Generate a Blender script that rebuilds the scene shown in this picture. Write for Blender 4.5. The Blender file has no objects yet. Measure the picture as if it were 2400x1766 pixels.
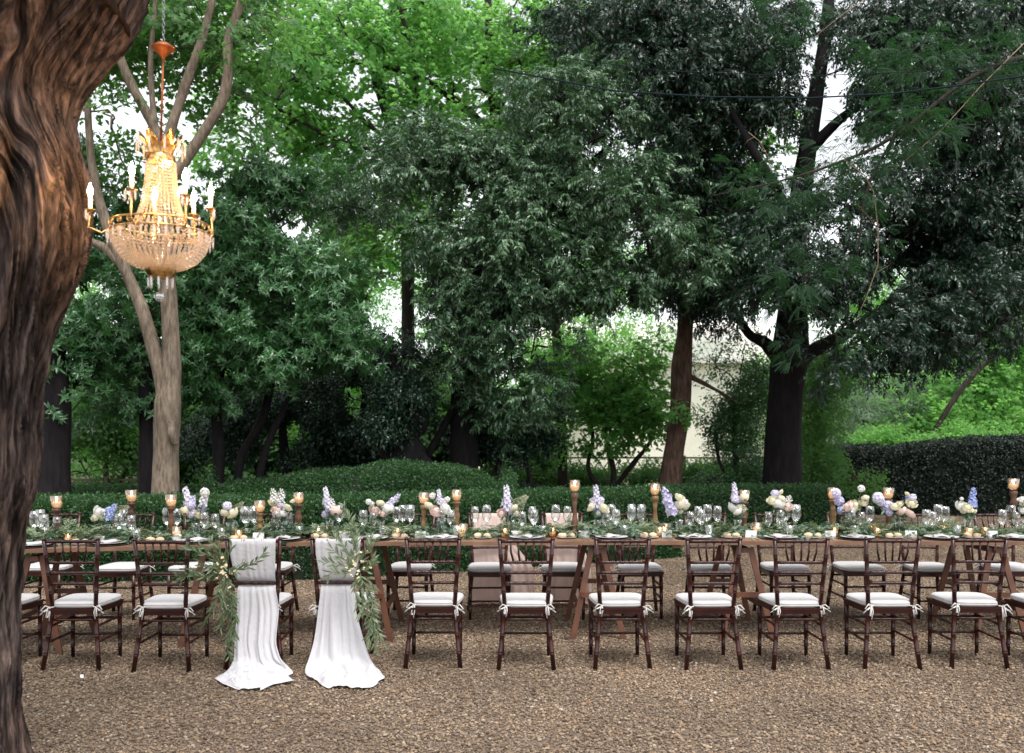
import bpy, math, random
import numpy as np
from mathutils import Vector, Matrix, Euler

random.seed(7)
rng = np.random.default_rng(7)
PI = math.pi
SC = bpy.context.scene
COL = SC.collection

# ---------------------------------------------------------------- camera, sky, sun, exposure
EYE = 1.6
FPX = 2200.0        # focal length in pixels of the 2400 px wide photograph
HOR = 1030.0        # horizon row
cam_d = bpy.data.cameras.new('camera')
cam = bpy.data.objects.new('camera', cam_d)
COL.objects.link(cam)
cam.location = (0, 0, EYE)
cam.rotation_euler = (PI / 2, 0, 0)
cam_d.sensor_width = 36.0
cam_d.lens = 36.0 * FPX / 2400.0
cam_d.shift_y = (HOR - 883.0) / 2400.0
cam_d.clip_start = 0.05
cam_d.clip_end = 800
cam_d.dof.use_dof = True
cam_d.dof.focus_distance = 7.0
cam_d.dof.aperture_fstop = 2.8
SC.camera = cam

SUN_EL, SUN_AZ = math.radians(64), math.radians(155)
world = bpy.data.worlds.new("World")
SC.world = world
world.use_nodes = True
wn = world.node_tree
bg = wn.nodes['Background']
sky = wn.nodes.new('ShaderNodeTexSky')
sky.sky_type = 'NISHITA'
sky.sun_disc = False
sky.sun_elevation = SUN_EL
sky.sun_rotation = SUN_AZ
sky.air_density = 1.0
sky.dust_density = 1.8
hs = wn.nodes.new('ShaderNodeHueSaturation')
hs.inputs['Saturation'].default_value = 0.15
wn.links.new(sky.outputs[0], hs.inputs['Color'])
wn.links.new(hs.outputs[0], bg.inputs['Color'])
bg.inputs['Strength'].default_value = 0.15

sun_d = bpy.data.lights.new('sun', 'SUN')
sun_d.energy = 1.2
sun_d.angle = math.radians(25)
sun_d.color = (1.0, 0.95, 0.9)
sun = bpy.data.objects.new('sun', sun_d)
COL.objects.link(sun)
# soft light falls from high above the trees towards the camera
sdir = Vector((math.sin(SUN_AZ) * math.cos(SUN_EL), math.cos(SUN_AZ) * math.cos(SUN_EL), math.sin(SUN_EL)))
sun.rotation_euler = sdir.to_track_quat('Z', 'Y').to_euler()

SC.view_settings.view_transform = 'Standard'
SC.view_settings.look = 'None'
SC.view_settings.exposure = 1.30
SC.view_settings.gamma = 1.0
SC.view_settings.use_curve_mapping = False
SC.cycles.max_bounces = 10
SC.cycles.transparent_max_bounces = 24
SC.cycles.transmission_bounces = 6
SC.cycles.diffuse_bounces = 2
SC.cycles.glossy_bounces = 3
SC.cycles.sample_clamp_indirect = 8
SC.cycles.caustics_reflective = False
SC.cycles.caustics_refractive = False

# ---------------------------------------------------------------- placing helpers
def P(px, py, d):
    """photo pixel (2400 wide) at distance d -> world point"""
    return Vector(((px - 1200.0) * d / FPX, d, EYE - (py - HOR) * d / FPX))
K = 2400.0 / 2245.0
def D(px, py, d):
    return P(px * K, py * K, d)

# ---------------------------------------------------------------- object helpers
used_labels = {}
def tag(o, label, cat, group=None, kind=None):
    if label:
        n = len(label.split())
        if n > 16 or n < 4:
            print('LABELWORDS', n, label)
        if label in used_labels:
            print('DUPLABEL', label)
        used_labels[label] = 1
        o['label'] = label
    if cat: o['category'] = cat
    if group: o['group'] = group
    if kind: o['kind'] = kind
    return o

def empty(name, label, cat, loc=(0, 0, 0), rz=0.0, group=None):
    o = bpy.data.objects.new(name, None)
    COL.objects.link(o)
    o.location = loc
    o.rotation_euler = (0, 0, rz)
    o.empty_display_size = 0.1
    return tag(o, label, cat, group)

class MB:
    """collects geometry for one mesh object"""
    def __init__(s):
        s.v = []; s.f = []; s.m = []; s.sm = []
    def add(s, vs, fs, mi=0, smooth=False):
        b = len(s.v)
        s.v.extend(tuple(v) for v in vs)
        for f in fs:
            s.f.append(tuple(i + b for i in f)); s.m.append(mi); s.sm.append(smooth)
    def box(s, c, h, rot=None, mi=0, bev=0.0):
        cx, cy, cz = c; hx, hy, hz = h
        pts = [Vector((x * hx, y * hy, z * hz)) for x in (-1, 1) for y in (-1, 1) for z in (-1, 1)]
        if rot is not None:
            pts = [rot @ p for p in pts]
        pts = [(p.x + cx, p.y + cy, p.z + cz) for p in pts]
        s.add(pts, [(0, 1, 3, 2), (4, 6, 7, 5), (0, 4, 5, 1), (2, 3, 7, 6), (0, 2, 6, 4), (1, 5, 7, 3)], mi)
    def beam(s, a, b, w, t, mi=0, up=Vector((0, 0, 1))):
        """rectangular bar from a to b, w wide and t thick"""
        a = Vector(a); b = Vector(b); d = (b - a)
        z = d.normalized()
        x = up.cross(z)
        if x.length < 1e-4: x = Vector((1, 0, 0))
        x.normalize(); y = z.cross(x)
        pts = []
        for e in (a, b):
            for sx, sy in ((-1, -1), (1, -1), (1, 1), (-1, 1)):
                pts.append(e + x * sx * w / 2 + y * sy * t / 2)
        s.add(pts, [(3, 2, 1, 0), (4, 5, 6, 7), (0, 1, 5, 4), (1, 2, 6, 5), (2, 3, 7, 6), (3, 0, 4, 7)], mi)
    def tube(s, pts, rad, seg=8, mi=0, cap=True, smooth=True):
        pts = [Vector(p) for p in pts]
        n = len(pts)
        if not hasattr(rad, '__len__'): rad = [rad] * n
        ring0 = len(s.v)
        up = None
        vs = []
        for i in range(n):
            if i == 0: t = pts[1] - pts[0]
            elif i == n - 1: t = pts[-1] - pts[-2]
            else: t = pts[i + 1] - pts[i - 1]
            if t.length < 1e-9: t = Vector((0, 0, 1))
            t.normalize()
            if up is None:
                up = Vector((0, 1, 0)) if abs(t.y) < 0.9 else Vector((1, 0, 0))
            x = up.cross(t); x.normalize()
            y = t.cross(x)
            up = y
            for k in range(seg):
                a = 2 * PI * k / seg
                vs.append(pts[i] + (x * math.cos(a) + y * math.sin(a)) * rad[i])
        fs = []
        for i in range(n - 1):
            for k in range(seg):
                k2 = (k + 1) % seg
                fs.append((i * seg + k, i * seg + k2, (i + 1) * seg + k2, (i + 1) * seg + k))
        s.add(vs, fs, mi, smooth)
        if cap:
            b = len(s.v) - len(vs)
            s.f.append(tuple(b + k for k in reversed(range(seg)))); s.m.append(mi); s.sm.append(False)
            s.f.append(tuple(b + (n - 1) * seg + k for k in range(seg))); s.m.append(mi); s.sm.append(False)
    def lathe(s, prof, c=(0, 0, 0), seg=16, mi=0, smooth=True, flute=0, famp=0.0):
        vs = []; fs = []
        n = len(prof)
        for r, z in prof:
            for k in range(seg):
                a = 2 * PI * k / seg
                rr = r * (1 + (famp * math.cos(flute * a) if flute else 0))
                vs.append((c[0] + rr * math.cos(a), c[1] + rr * math.sin(a), c[2] + z))
        for i in range(n - 1):
            for k in range(seg):
                k2 = (k + 1) % seg
                fs.append((i * seg + k, i * seg + k2, (i + 1) * seg + k2, (i + 1) * seg + k))
        s.add(vs, fs, mi, smooth)
    def disc(s, c, r, seg=16, mi=0, flip=False):
        vs = [(c[0] + r * math.cos(2 * PI * k / seg), c[1] + r * math.sin(2 * PI * k / seg), c[2]) for k in range(seg)]
        f = tuple(range(seg))
        s.add(vs, [tuple(reversed(f)) if flip else f], mi)
    def ico(s, c, r, mi=0, sq=(1, 1, 1), smooth=True, rot=None):
        vs = []
        for v in ICO_V:
            p = Vector((v[0] * r * sq[0], v[1] * r * sq[1], v[2] * r * sq[2]))
            if rot is not None: p = rot @ p
            vs.append((p.x + c[0], p.y + c[1], p.z + c[2]))
        s.add(vs, ICO_F, mi, smooth)
    def sphere(s, c, r, seg=12, rings=7, mi=0, sq=(1, 1, 1)):
        prof = []
        for i in range(rings + 1):
            a = -PI / 2 + PI * i / rings
            prof.append((max(1e-4, r * math.cos(a)), r * math.sin(a) * sq[2]))
        s.lathe(prof, c, seg, mi)
    def mesh(s, name):
        me = bpy.data.meshes.new(name)
        me.from_pydata(s.v, [], s.f)
        me.polygons.foreach_set('material_index', s.m)
        me.polygons.foreach_set('use_smooth', s.sm)
        me.update()
        return me
    def build(s, name, mats, parent=None, kind=None):
        me = s.mesh(name)
        for m in (mats if isinstance(mats, (list, tuple)) else [mats]):
            me.materials.append(m)
        return link(name, me, parent, kind)

def link(name, me, parent=None, kind=None):
    o = bpy.data.objects.new(name, me)
    COL.objects.link(o)
    if parent is not None: o.parent = parent
    if kind: o['kind'] = kind
    return o

_t = (1 + 5 ** .5) / 2
_iv = [(-1, _t, 0), (1, _t, 0), (-1, -_t, 0), (1, -_t, 0), (0, -1, _t), (0, 1, _t), (0, -1, -_t), (0, 1, -_t), (_t, 0, -1), (_t, 0, 1), (-_t, 0, -1), (-_t, 0, 1)]
_l = (1 + _t * _t) ** .5
ICO_V = [(a / _l, b / _l, c / _l) for a, b, c in _iv]
ICO_F = [(0, 11, 5), (0, 5, 1), (0, 1, 7), (0, 7, 10), (0, 10, 11), (1, 5, 9), (5, 11, 4), (11, 10, 2), (10, 7, 6), (7, 1, 8),
         (3, 9, 4), (3, 4, 2), (3, 2, 6), (3, 6, 8), (3, 8, 9), (4, 9, 5), (2, 4, 11), (6, 2, 10), (8, 6, 7), (9, 8, 1)]

def kids(o, cache={}):
    return list(o.children)

def copy_tree(o, parent=None):
    c = o.copy()
    COL.objects.link(c)
    if parent is not None: c.parent = parent
    for ch in TREE.get(o.name, []):
        copy_tree2(ch, c)
    return c
TREE = {}
def note(o):
    """remember the children of a finished thing (object.children is slow in big scenes)"""
    stack = [o]
    for ob in list(bpy.data.objects):
        if ob.parent is not None:
            TREE.setdefault(ob.parent.name, [])
            if ob not in TREE[ob.parent.name]: TREE[ob.parent.name].append(ob)
def copy_tree2(o, parent):
    c = o.copy()
    COL.objects.link(c)
    c.parent = parent
    for ch in TREE.get(o.name, []):
        copy_tree2(ch, c)
    return c

# ---------------------------------------------------------------- noise in numpy
_perm = np.random.default_rng(3).permutation(512)
_perm = np.concatenate([_perm, _perm, _perm])
_val = np.random.default_rng(4).uniform(-1, 1, 1600)
def vnoise(x, y, z):
    x = np.asarray(x, float); y = np.asarray(y, float); z = np.asarray(z, float)
    x, y, z = np.broadcast_arrays(x, y, z)
    xi = np.floor(x).astype(int); yi = np.floor(y).astype(int); zi = np.floor(z).astype(int)
    xf = x - xi; yf = y - yi; zf = z - zi
    u = xf * xf * (3 - 2 * xf); v = yf * yf * (3 - 2 * yf); w = zf * zf * (3 - 2 * zf)
    def h(i, j, k):
        return _val[_perm[(_perm[(_perm[i & 511] + j) & 511] + k) & 511]]
    r = 0
    for a, ua in ((0, 1 - u), (1, u)):
        for b, vb in ((0, 1 - v), (1, v)):
            for c, wc in ((0, 1 - w), (1, w)):
                r = r + h(xi + a, yi + b, zi + c) * ua * vb * wc
    return r
def fbm(x, y, z, o=4):
    r = 0; a = 1.0; s = 0
    for i in range(o):
        r = r + a * vnoise(x * 2 ** i + 13.1 * i, y * 2 ** i, z * 2 ** i + 7.7 * i); s += a; a *= .5
    return r / s

# ---------------------------------------------------------------- materials
MAT = {}
def new_mat(name):
    m = bpy.data.materials.new(name); m.use_nodes = True
    m.node_tree.nodes.clear()
    MAT[name] = m
    n = m.node_tree.nodes; out = n.new('ShaderNodeOutputMaterial')
    return m, n, m.node_tree.links, out
def rgb(c): return (c[0], c[1], c[2], 1)
def simple(name, col, rough=.5, metal=0, spec=.5, noise=0.0, nscale=20, bump=0.0, bscale=60, col2=None, coat=0, sheen=0, subs=0, trans=0, emis=None, estr=0):
    m, n, l, out = new_mat(name)
    b = n.new('ShaderNodeBsdfPrincipled')
    b.inputs['Base Color'].default_value = rgb(col)
    b.inputs['Roughness'].default_value = rough
    b.inputs['Metallic'].default_value = metal
    b.inputs['Specular IOR Level'].default_value = spec
    b.inputs['Coat Weight'].default_value = coat
    b.inputs['Sheen Weight'].default_value = sheen
    if emis:
        b.inputs['Emission Color'].default_value = rgb(emis); b.inputs['Emission Strength'].default_value = estr
    tc = n.new('ShaderNodeTexCoord')
    if noise or col2:
        nt = n.new('ShaderNodeTexNoise'); nt.inputs['Scale'].default_value = nscale; nt.inputs['Detail'].default_value = 6
        l.new(tc.outputs['Object'], nt.inputs['Vector'])
        mx = n.new('ShaderNodeMix'); mx.data_type = 'RGBA'
        c2 = col2 or tuple(max(0, c * (1 - noise)) for c in col)
        mx.inputs[6].default_value = rgb(col); mx.inputs[7].default_value = rgb(c2)
        rp = n.new('ShaderNodeValToRGB'); rp.color_ramp.elements[0].position = .35; rp.color_ramp.elements[1].position = .65
        l.new(nt.outputs[0], rp.inputs[0]); l.new(rp.outputs[0], mx.inputs[0]); l.new(mx.outputs[2], b.inputs['Base Color'])
    if bump:
        bt = n.new('ShaderNodeTexNoise'); bt.inputs['Scale'].default_value = bscale; bt.inputs['Detail'].default_value = 4
        l.new(tc.outputs['Object'], bt.inputs['Vector'])
        bp = n.new('ShaderNodeBump'); bp.inputs['Strength'].default_value = bump; bp.inputs['Distance'].default_value = .01
        l.new(bt.outputs[0], bp.inputs['Height']); l.new(bp.outputs[0], b.inputs['Normal'])
    sh = b.outputs[0]
    if trans:
        t = n.new('ShaderNodeBsdfTranslucent'); t.inputs[0].default_value = rgb(col)
        ms = n.new('ShaderNodeMixShader'); ms.inputs[0].default_value = trans
        l.new(b.outputs[0], ms.inputs[1]); l.new(t.outputs[0], ms.inputs[2]); sh = ms.outputs[0]
    l.new(sh, out.inputs[0])
    return m

def leaf_mat(name, cols, tcol, rough=.45, trans=.3, spec=.5):
    """cols: three base colours chosen per sprig and per leaf; tcol: colour of light let through"""
    m, n, l, out = new_mat(name)
    b = n.new('ShaderNodeBsdfPrincipled')
    b.inputs['Roughness'].default_value = rough
    b.inputs['Specular IOR Level'].default_value = spec
    oi = n.new('ShaderNodeObjectInfo'); g = n.new('ShaderNodeNewGeometry')
    ad = n.new('ShaderNodeMath'); ad.operation = 'MULTIPLY_ADD'
    l.new(g.outputs['Random Per Island'], ad.inputs[0]); ad.inputs[1].default_value = .5
    mu = n.new('ShaderNodeMath'); mu.operation = 'MULTIPLY'; mu.inputs[1].default_value = .5
    l.new(oi.outputs['Random'], mu.inputs[0]); l.new(mu.outputs[0], ad.inputs[2])
    rp = n.new('ShaderNodeValToRGB'); cr = rp.color_ramp
    cr.elements[0].position = .1; cr.elements[0].color = rgb(cols[0])
    cr.elements[1].position = .95; cr.elements[1].color = rgb(cols[2])
    e = cr.elements.new(.5); e.color = rgb(cols[1])
    l.new(ad.outputs[0], rp.inputs[0]); l.new(rp.outputs[0], b.inputs['Base Color'])
    t = n.new('ShaderNodeBsdfTranslucent'); t.inputs[0].default_value = rgb(tcol)
    ms = n.new('ShaderNodeMixShader'); ms.inputs[0].default_value = trans
    l.new(b.outputs[0], ms.inputs[1]); l.new(t.outputs[0], ms.inputs[2]); l.new(ms.outputs[0], out.inputs[0])
    return m

def glass_mat(name, tint=(1, 1, 1), rough=0.02, base_f=.06, edge=.6, gtint=(1, 1, 1)):
    m, n, l, out = new_mat(name)
    tr = n.new('ShaderNodeBsdfTransparent'); tr.inputs[0].default_value = rgb(tint)
    gl = n.new('ShaderNodeBsdfGlossy'); gl.inputs['Roughness'].default_value = rough; gl.inputs[0].default_value = rgb(gtint)
    lw = n.new('ShaderNodeLayerWeight'); lw.inputs[0].default_value = .35
    mr = n.new('ShaderNodeMapRange'); mr.inputs[3].default_value = base_f; mr.inputs[4].default_value = edge
    l.new(lw.outputs['Facing'], mr.inputs[0])
    ms = n.new('ShaderNodeMixShader')
    l.new(mr.outputs[0], ms.inputs[0]); l.new(tr.outputs[0], ms.inputs[1]); l.new(gl.outputs[0], ms.inputs[2])
    l.new(ms.outputs[0], out.inputs[0])
    return m

def bark_mat(name, c1, c2, scale=8, stretch=.18, bump=.6, rough=.9, c3=None, dist=.02):
    m, n, l, out = new_mat(name)
    b = n.new('ShaderNodeBsdfPrincipled'); b.inputs['Roughness'].default_value = rough; b.inputs['Specular IOR Level'].default_value = .2
    tc = n.new('ShaderNodeTexCoord'); mp = n.new('ShaderNodeMapping')
    mp.inputs['Scale'].default_value = (1, 1, stretch)
    l.new(tc.outputs['Object'], mp.inputs[0])
    nt = n.new('ShaderNodeTexNoise'); nt.inputs['Scale'].default_value = scale * 3; nt.inputs['Detail'].default_value = 8; nt.inputs['Roughness'].default_value = .65
    l.new(mp.outputs[0], nt.inputs[0])
    n2 = n.new('ShaderNodeTexNoise'); n2.inputs['Scale'].default_value = 1.3; n2.inputs['Detail'].default_value = 4
    l.new(tc.outputs['Object'], n2.inputs[0])
    rp = n.new('ShaderNodeValToRGB'); cr = rp.color_ramp
    cr.elements[0].position = .36; cr.elements[0].color = rgb(c1); cr.elements[1].position = .66; cr.elements[1].color = rgb(c2)
    l.new(nt.outputs[0], rp.inputs[0])
    mx = n.new('ShaderNodeMix'); mx.data_type = 'RGBA'
    r2 = n.new('ShaderNodeValToRGB'); r2.color_ramp.elements[0].position = .42; r2.color_ramp.elements[1].position = .62
    l.new(n2.outputs[0], r2.inputs[0]); l.new(r2.outputs[0], mx.inputs[0])
    l.new(rp.outputs[0], mx.inputs[6])
    m3 = n.new('ShaderNodeMix'); m3.data_type = 'RGBA'; m3.blend_type = 'MULTIPLY'; m3.inputs[0].default_value = 1
    l.new(rp.outputs[0], m3.inputs[6]); m3.inputs[7].default_value = rgb(c3 or (.7, .72, .7))
    l.new(m3.outputs[2], mx.inputs[7])
    l.new(mx.outputs[2], b.inputs['Base Color'])
    bp = n.new('ShaderNodeBump'); bp.inputs['Strength'].default_value = bump; bp.inputs['Distance'].default_value = dist
    l.new(nt.outputs[0], bp.inputs['Height']); l.new(bp.outputs[0], b.inputs['Normal'])
    l.new(b.outputs[0], out.inputs[0])
    return m

mahogany = simple('mahogany', (.040, .0075, .005), .30, spec=.35, col2=(.016, .004, .0035), nscale=9, coat=.10)
cushion_m = simple('cushion_cotton', (.50, .485, .48), .9, bump=.25, bscale=300, noise=.06, sheen=.2)
tie_m = simple('cotton_tie', (.55, .53, .51), .9)
cloth_m = simple('white_gauze', (.66, .65, .675), .85, bump=.6, bscale=38, trans=.25)
blush_m = simple('blush_fabric', (.86, .71, .65), .8, bump=.3, bscale=60, trans=.5)
china_m = simple('white_china', (.60, .59, .60), .2, spec=.5)
charger_m = simple('dark_charger', (.045, .03, .03), .35)
paper_m = simple('white_card', (.68, .67, .66), .8)
napkin_m = simple('linen_napkin', (.48, .44, .45), .95, bump=.3, bscale=120)
bread_m = simple('bread_crust', (.50, .36, .22), .8, col2=(.62, .50, .36), nscale=14, bump=.3, bscale=50)
steel_m = simple('polished_steel', (.65, .64, .62), .2, metal=1)
brass_m = simple('gilt_brass', (.80, .50, .20), .28, metal=1, noise=.5, nscale=60)
rust_m = simple('rusty_brass', (.40, .11, .03), .5, metal=.5, noise=.4)
chain_m = simple('steel_chain', (.32, .32, .33), .4, metal=.8)
stand_m = simple('turned_wood', (.125, .060, .032), .5, col2=(.06, .028, .015), nscale=9, spec=.4)
stand_g = simple('gilded_wood', (.24, .145, .06), .42, col2=(.11, .06, .025), nscale=12, spec=.4)
stand_d = simple('dark_wood_stand', (.085, .03, .016), .5, col2=(.04, .015, .01), nscale=12)
wax_m = simple('candle_wax', (.78, .70, .62), .5, emis=(1, .66, .42), estr=.30)  # emission puts the glow of the flames into the wax itself
flame_m = simple('flame', (1, .6, .2), .5, emis=(1, .62, .25), estr=22)
bulb_m = simple('lit_bulb', (1, .8, .5), .5, emis=(1, .60, .25), estr=230)
glass_m = glass_mat('clear_glass', (.97, .98, .98), .03, .04, .75)
votglass_m = glass_mat('gold_mercury_glass', (.95, .72, .48), .22, .28, .75, (1, .78, .5))
cupglass_m = glass_mat('amber_rim_glass', (.97, .88, .78), .06, .10, .7, (1, .88, .75))
table_m = simple('table_board', (.21, .115, .065), .6, col2=(.13, .065, .035), nscale=5, bump=.2, bscale=30)
trestle_m = simple('trestle_wood', (.13, .048, .022), .55, col2=(.075, .028, .015), nscale=8)
litter_m = simple('pale_scrap', (.7, .69, .66), .8)

rose_w = simple('cream_petal', (.78, .74, .56), .7, trans=.3)
rose_p = simple('blush_petal', (.80, .63, .56), .7, trans=.3)
rose_v = simple('white_petal', (.80, .80, .75), .7, trans=.3)
lilac_m = leaf_mat('lilac_petal', ((.48, .46, .68), (.60, .57, .76), (.72, .69, .82)), (.66, .62, .85), .6, .3)
blue_m = leaf_mat('blue_petal', ((.26, .32, .66), (.38, .45, .75), (.55, .60, .82)), (.45, .5, .85), .6, .3)
paleli_m = leaf_mat('pale_lilac_petal', ((.62, .58, .78), (.72, .69, .82), (.80, .77, .84)), (.75, .7, .85), .6, .3)
snap_m = leaf_mat('white_floret', ((.72, .72, .66), (.78, .76, .74), (.82, .80, .82)), (.8, .8, .8), .6, .3)
fern_m = leaf_mat('cream_frond', ((.55, .56, .36), (.66, .66, .48), (.74, .73, .58)), (.7, .7, .4), .6, .3)
berry_m = simple('cream_berry', (.70, .62, .40), .6)
green_stem = simple('flower_stem', (.07, .15, .05), .6)

olive_l = leaf_mat('olive_leaf', ((.09, .125, .065), (.18, .225, .13), (.33, .38, .27)), (.2, .3, .08), .5, .2)
euca_l = leaf_mat('eucalyptus_leaf', ((.06, .12, .08), (.10, .17, .12), (.17, .24, .18)), (.12, .25, .1), .5, .2)
maple_l = leaf_mat('maple_leaf', ((0.03325, 0.095, 0.03325), (0.057, 0.1425, 0.04275), (0.095, 0.19, 0.057)), (.18, .42, .08), .5, .45, .3)
bright_l = leaf_mat('bright_leaf', ((.055, .16, .045), (.09, .235, .06), (.145, .30, .075)), (.30, .64, .15), .5, .55, .3)
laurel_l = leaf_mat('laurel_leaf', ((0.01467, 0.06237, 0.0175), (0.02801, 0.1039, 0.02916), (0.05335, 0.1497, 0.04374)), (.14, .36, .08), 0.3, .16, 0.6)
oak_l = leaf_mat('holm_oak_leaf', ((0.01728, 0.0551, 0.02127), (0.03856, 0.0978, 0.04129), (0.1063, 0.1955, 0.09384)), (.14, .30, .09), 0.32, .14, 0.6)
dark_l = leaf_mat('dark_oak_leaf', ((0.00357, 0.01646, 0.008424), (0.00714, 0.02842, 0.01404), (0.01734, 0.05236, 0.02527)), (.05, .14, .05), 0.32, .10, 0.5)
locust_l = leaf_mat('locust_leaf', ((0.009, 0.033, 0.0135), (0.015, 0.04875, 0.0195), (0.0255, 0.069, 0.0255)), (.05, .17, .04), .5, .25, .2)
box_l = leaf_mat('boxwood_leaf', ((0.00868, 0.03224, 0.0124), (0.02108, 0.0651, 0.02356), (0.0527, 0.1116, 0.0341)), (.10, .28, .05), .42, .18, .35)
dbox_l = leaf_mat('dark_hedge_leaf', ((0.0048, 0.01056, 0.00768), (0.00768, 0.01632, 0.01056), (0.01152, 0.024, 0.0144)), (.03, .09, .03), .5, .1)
grey_l = leaf_mat('grey_green_leaf', ((.12, .20, .12), (.18, .28, .17), (.26, .36, .24)), (.25, .42, .2), .5, .35)
core_m = simple('hedge_core', (.008, .018, .009), 1.0)

bark_big = bark_mat('red_furrowed_bark', (.014, .010, .009), (.15, .10, .078), 9, .10, .9, c3=(.68, .78, .88), dist=.010)
bark_grey = bark_mat('grey_bark', (.10, .077, .057), (.26, .205, .155), 9, .22, .7)
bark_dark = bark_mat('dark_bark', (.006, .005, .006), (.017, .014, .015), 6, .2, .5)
bark_brown = bark_mat('brown_bark', (.05, .028, .02), (.16, .10, .075), 7, .2, .9)
bark_mid = bark_mat('dusky_bark', (.02, .016, .014), (.055, .044, .036), 7, .2, .6)
twig_m = simple('tan_twig', (.20, .135, .085), .8)
wire_m = simple('dark_cable', (.012, .022, .026), .95, spec=.1)
# ================================================================ GROUND
def ground_material():
    m, n, l, out = new_mat('earth')
    b = n.new('ShaderNodeBsdfPrincipled'); b.inputs['Roughness'].default_value = .95; b.inputs['Specular IOR Level'].default_value = .1
    tc = n.new('ShaderNodeTexCoord')
    nt = n.new('ShaderNodeTexNoise'); nt.inputs['Scale'].default_value = 90; nt.inputs['Detail'].default_value = 5
    l.new(tc.outputs['Object'], nt.inputs[0])
    rp = n.new('ShaderNodeValToRGB'); cr = rp.color_ramp
    cr.elements[0].position = .35; cr.elements[0].color = (.07, .05, .04, 1); cr.elements[1].position = .7; cr.elements[1].color = (.24, .19, .145, 1)
    l.new(nt.outputs[0], rp.inputs[0])
    l.new(rp.outputs[0], b.inputs[0]); l.new(b.outputs[0], out.inputs[0])
    return m
earth = ground_material()
mb = MB(); mb.add([(-150, -60, 0), (150, -60, 0), (150, 260, 0), (-150, 260, 0)], [(0, 1, 2, 3)])
g = mb.build('ground', earth); g['kind'] = 'structure'

# forest floor behind the hedges: sheet 4 mm up, dark leaf mould with some grass
def mould():
    m, n, l, out = new_mat('leaf_mould')
    b = n.new('ShaderNodeBsdfPrincipled'); b.inputs['Roughness'].default_value = 1; b.inputs['Specular IOR Level'].default_value = .1
    tc = n.new('ShaderNodeTexCoord')
    nt = n.new('ShaderNodeTexNoise'); nt.inputs['Scale'].default_value = 3; nt.inputs['Detail'].default_value = 9
    l.new(tc.outputs['Object'], nt.inputs[0])
    rp = n.new('ShaderNodeValToRGB'); cr = rp.color_ramp
    cr.elements[0].position = .4; cr.elements[0].color = (.03, .028, .018, 1); cr.elements[1].position = .62; cr.elements[1].color = (.06, .10, .03, 1)
    l.new(nt.outputs[0], rp.inputs[0]); l.new(rp.outputs[0], b.inputs[0]); l.new(b.outputs[0], out.inputs[0])
    return m
mould_m = mould()
mb = MB(); mb.add([(-40, 11.2, .004), (-2, 11.2, .004), (2.3, 13.3, .004), (3.4, 15.4, .004), (8, 20.5, .004), (30, 20.5, .004), (60, 120, .004), (-60, 120, .004)], [tuple(range(8))])
g = mb.build('woodland_floor', mould_m); g['kind'] = 'structure'
# sunny pale meadow beyond the fence
meadow_m = simple('dry_meadow', (.42, .42, .26), 1, col2=(.50, .46, .34), nscale=2)
mb = MB(); mb.add([(-2, 21.5, .008), (16, 21.5, .008), (30, 60, .008), (-4, 60, .008)], [(0, 1, 2, 3)])
g = mb.build('meadow', meadow_m); g['kind'] = 'structure'

def stone_mat():
    m, n, l, out = new_mat('gravel_stone')
    b = n.new('ShaderNodeBsdfPrincipled'); b.inputs['Roughness'].default_value = .75; b.inputs['Specular IOR Level'].default_value = .35
    g = n.new('ShaderNodeNewGeometry'); tc = n.new('ShaderNodeTexCoord')
    rp = n.new('ShaderNodeValToRGB'); cr = rp.color_ramp
    cols = [(0, (.10, .066, .044)), (.2, (.17, .12, .085)), (.4, (.26, .185, .125)), (.55, (.36, .27, .19)), (.68, (.22, .18, .15)), (.8, (.45, .35, .25)), (.92, (.29, .18, .105)), (1, (.60, .52, .43))]
    cr.elements[0].color = rgb(cols[0][1]); cr.elements[1].color = rgb(cols[-1][1])
    for p, c in cols[1:-1]:
        e = cr.elements.new(p); e.color = rgb(c)
    l.new(g.outputs['Random Per Island'], rp.inputs[0])
    nt = n.new('ShaderNodeTexNoise'); nt.inputs['Scale'].default_value = .9; nt.inputs['Detail'].default_value = 3
    l.new(g.outputs['Position'], nt.inputs[0])
    mr = n.new('ShaderNodeMapRange'); mr.inputs[1].default_value = .3; mr.inputs[2].default_value = .7; mr.inputs[3].default_value = .52; mr.inputs[4].default_value = .92
    l.new(nt.outputs[0], mr.inputs[0])
    mx = n.new('ShaderNodeMix'); mx.data_type = 'RGBA'; mx.blend_type = 'MULTIPLY'; mx.inputs[0].default_value = 1
    l.new(rp.outputs[0], mx.inputs[6]); l.new(mr.outputs[0], mx.inputs[7])
    wm = n.new('ShaderNodeMix'); wm.data_type = 'RGBA'; wm.blend_type = 'MULTIPLY'; wm.inputs[0].default_value = 1; wm.inputs[7].default_value = (.97, .95, .90, 1)
    l.new(mx.outputs[2], wm.inputs[6]); l.new(wm.outputs[2], b.inputs[0]); l.new(b.outputs[0], out.inputs[0])
    return m
stone_m = stone_mat()

def np_mesh(name, V, F, mat, smooth=False):
    """V (n,3) array, F (m,k) array of equal sized faces"""
    me = bpy.data.meshes.new(name)
    V = np.ascontiguousarray(V, dtype=np.float32); F = np.ascontiguousarray(F, dtype=np.int32)
    k = F.shape[1]
    me.vertices.add(len(V)); me.vertices.foreach_set('co', V.ravel())
    me.loops.add(F.size); me.loops.foreach_set('vertex_index', F.ravel())
    me.polygons.add(len(F))
    me.polygons.foreach_set('loop_start', np.arange(0, F.size, k, dtype=np.int32))
    me.polygons.foreach_set('loop_total', np.full(len(F), k, dtype=np.int32))
    me.polygons.foreach_set('use_smooth', np.full(len(F), smooth))
    me.update(calc_edges=True)
    if mat: me.materials.append(mat)
    return me

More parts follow.
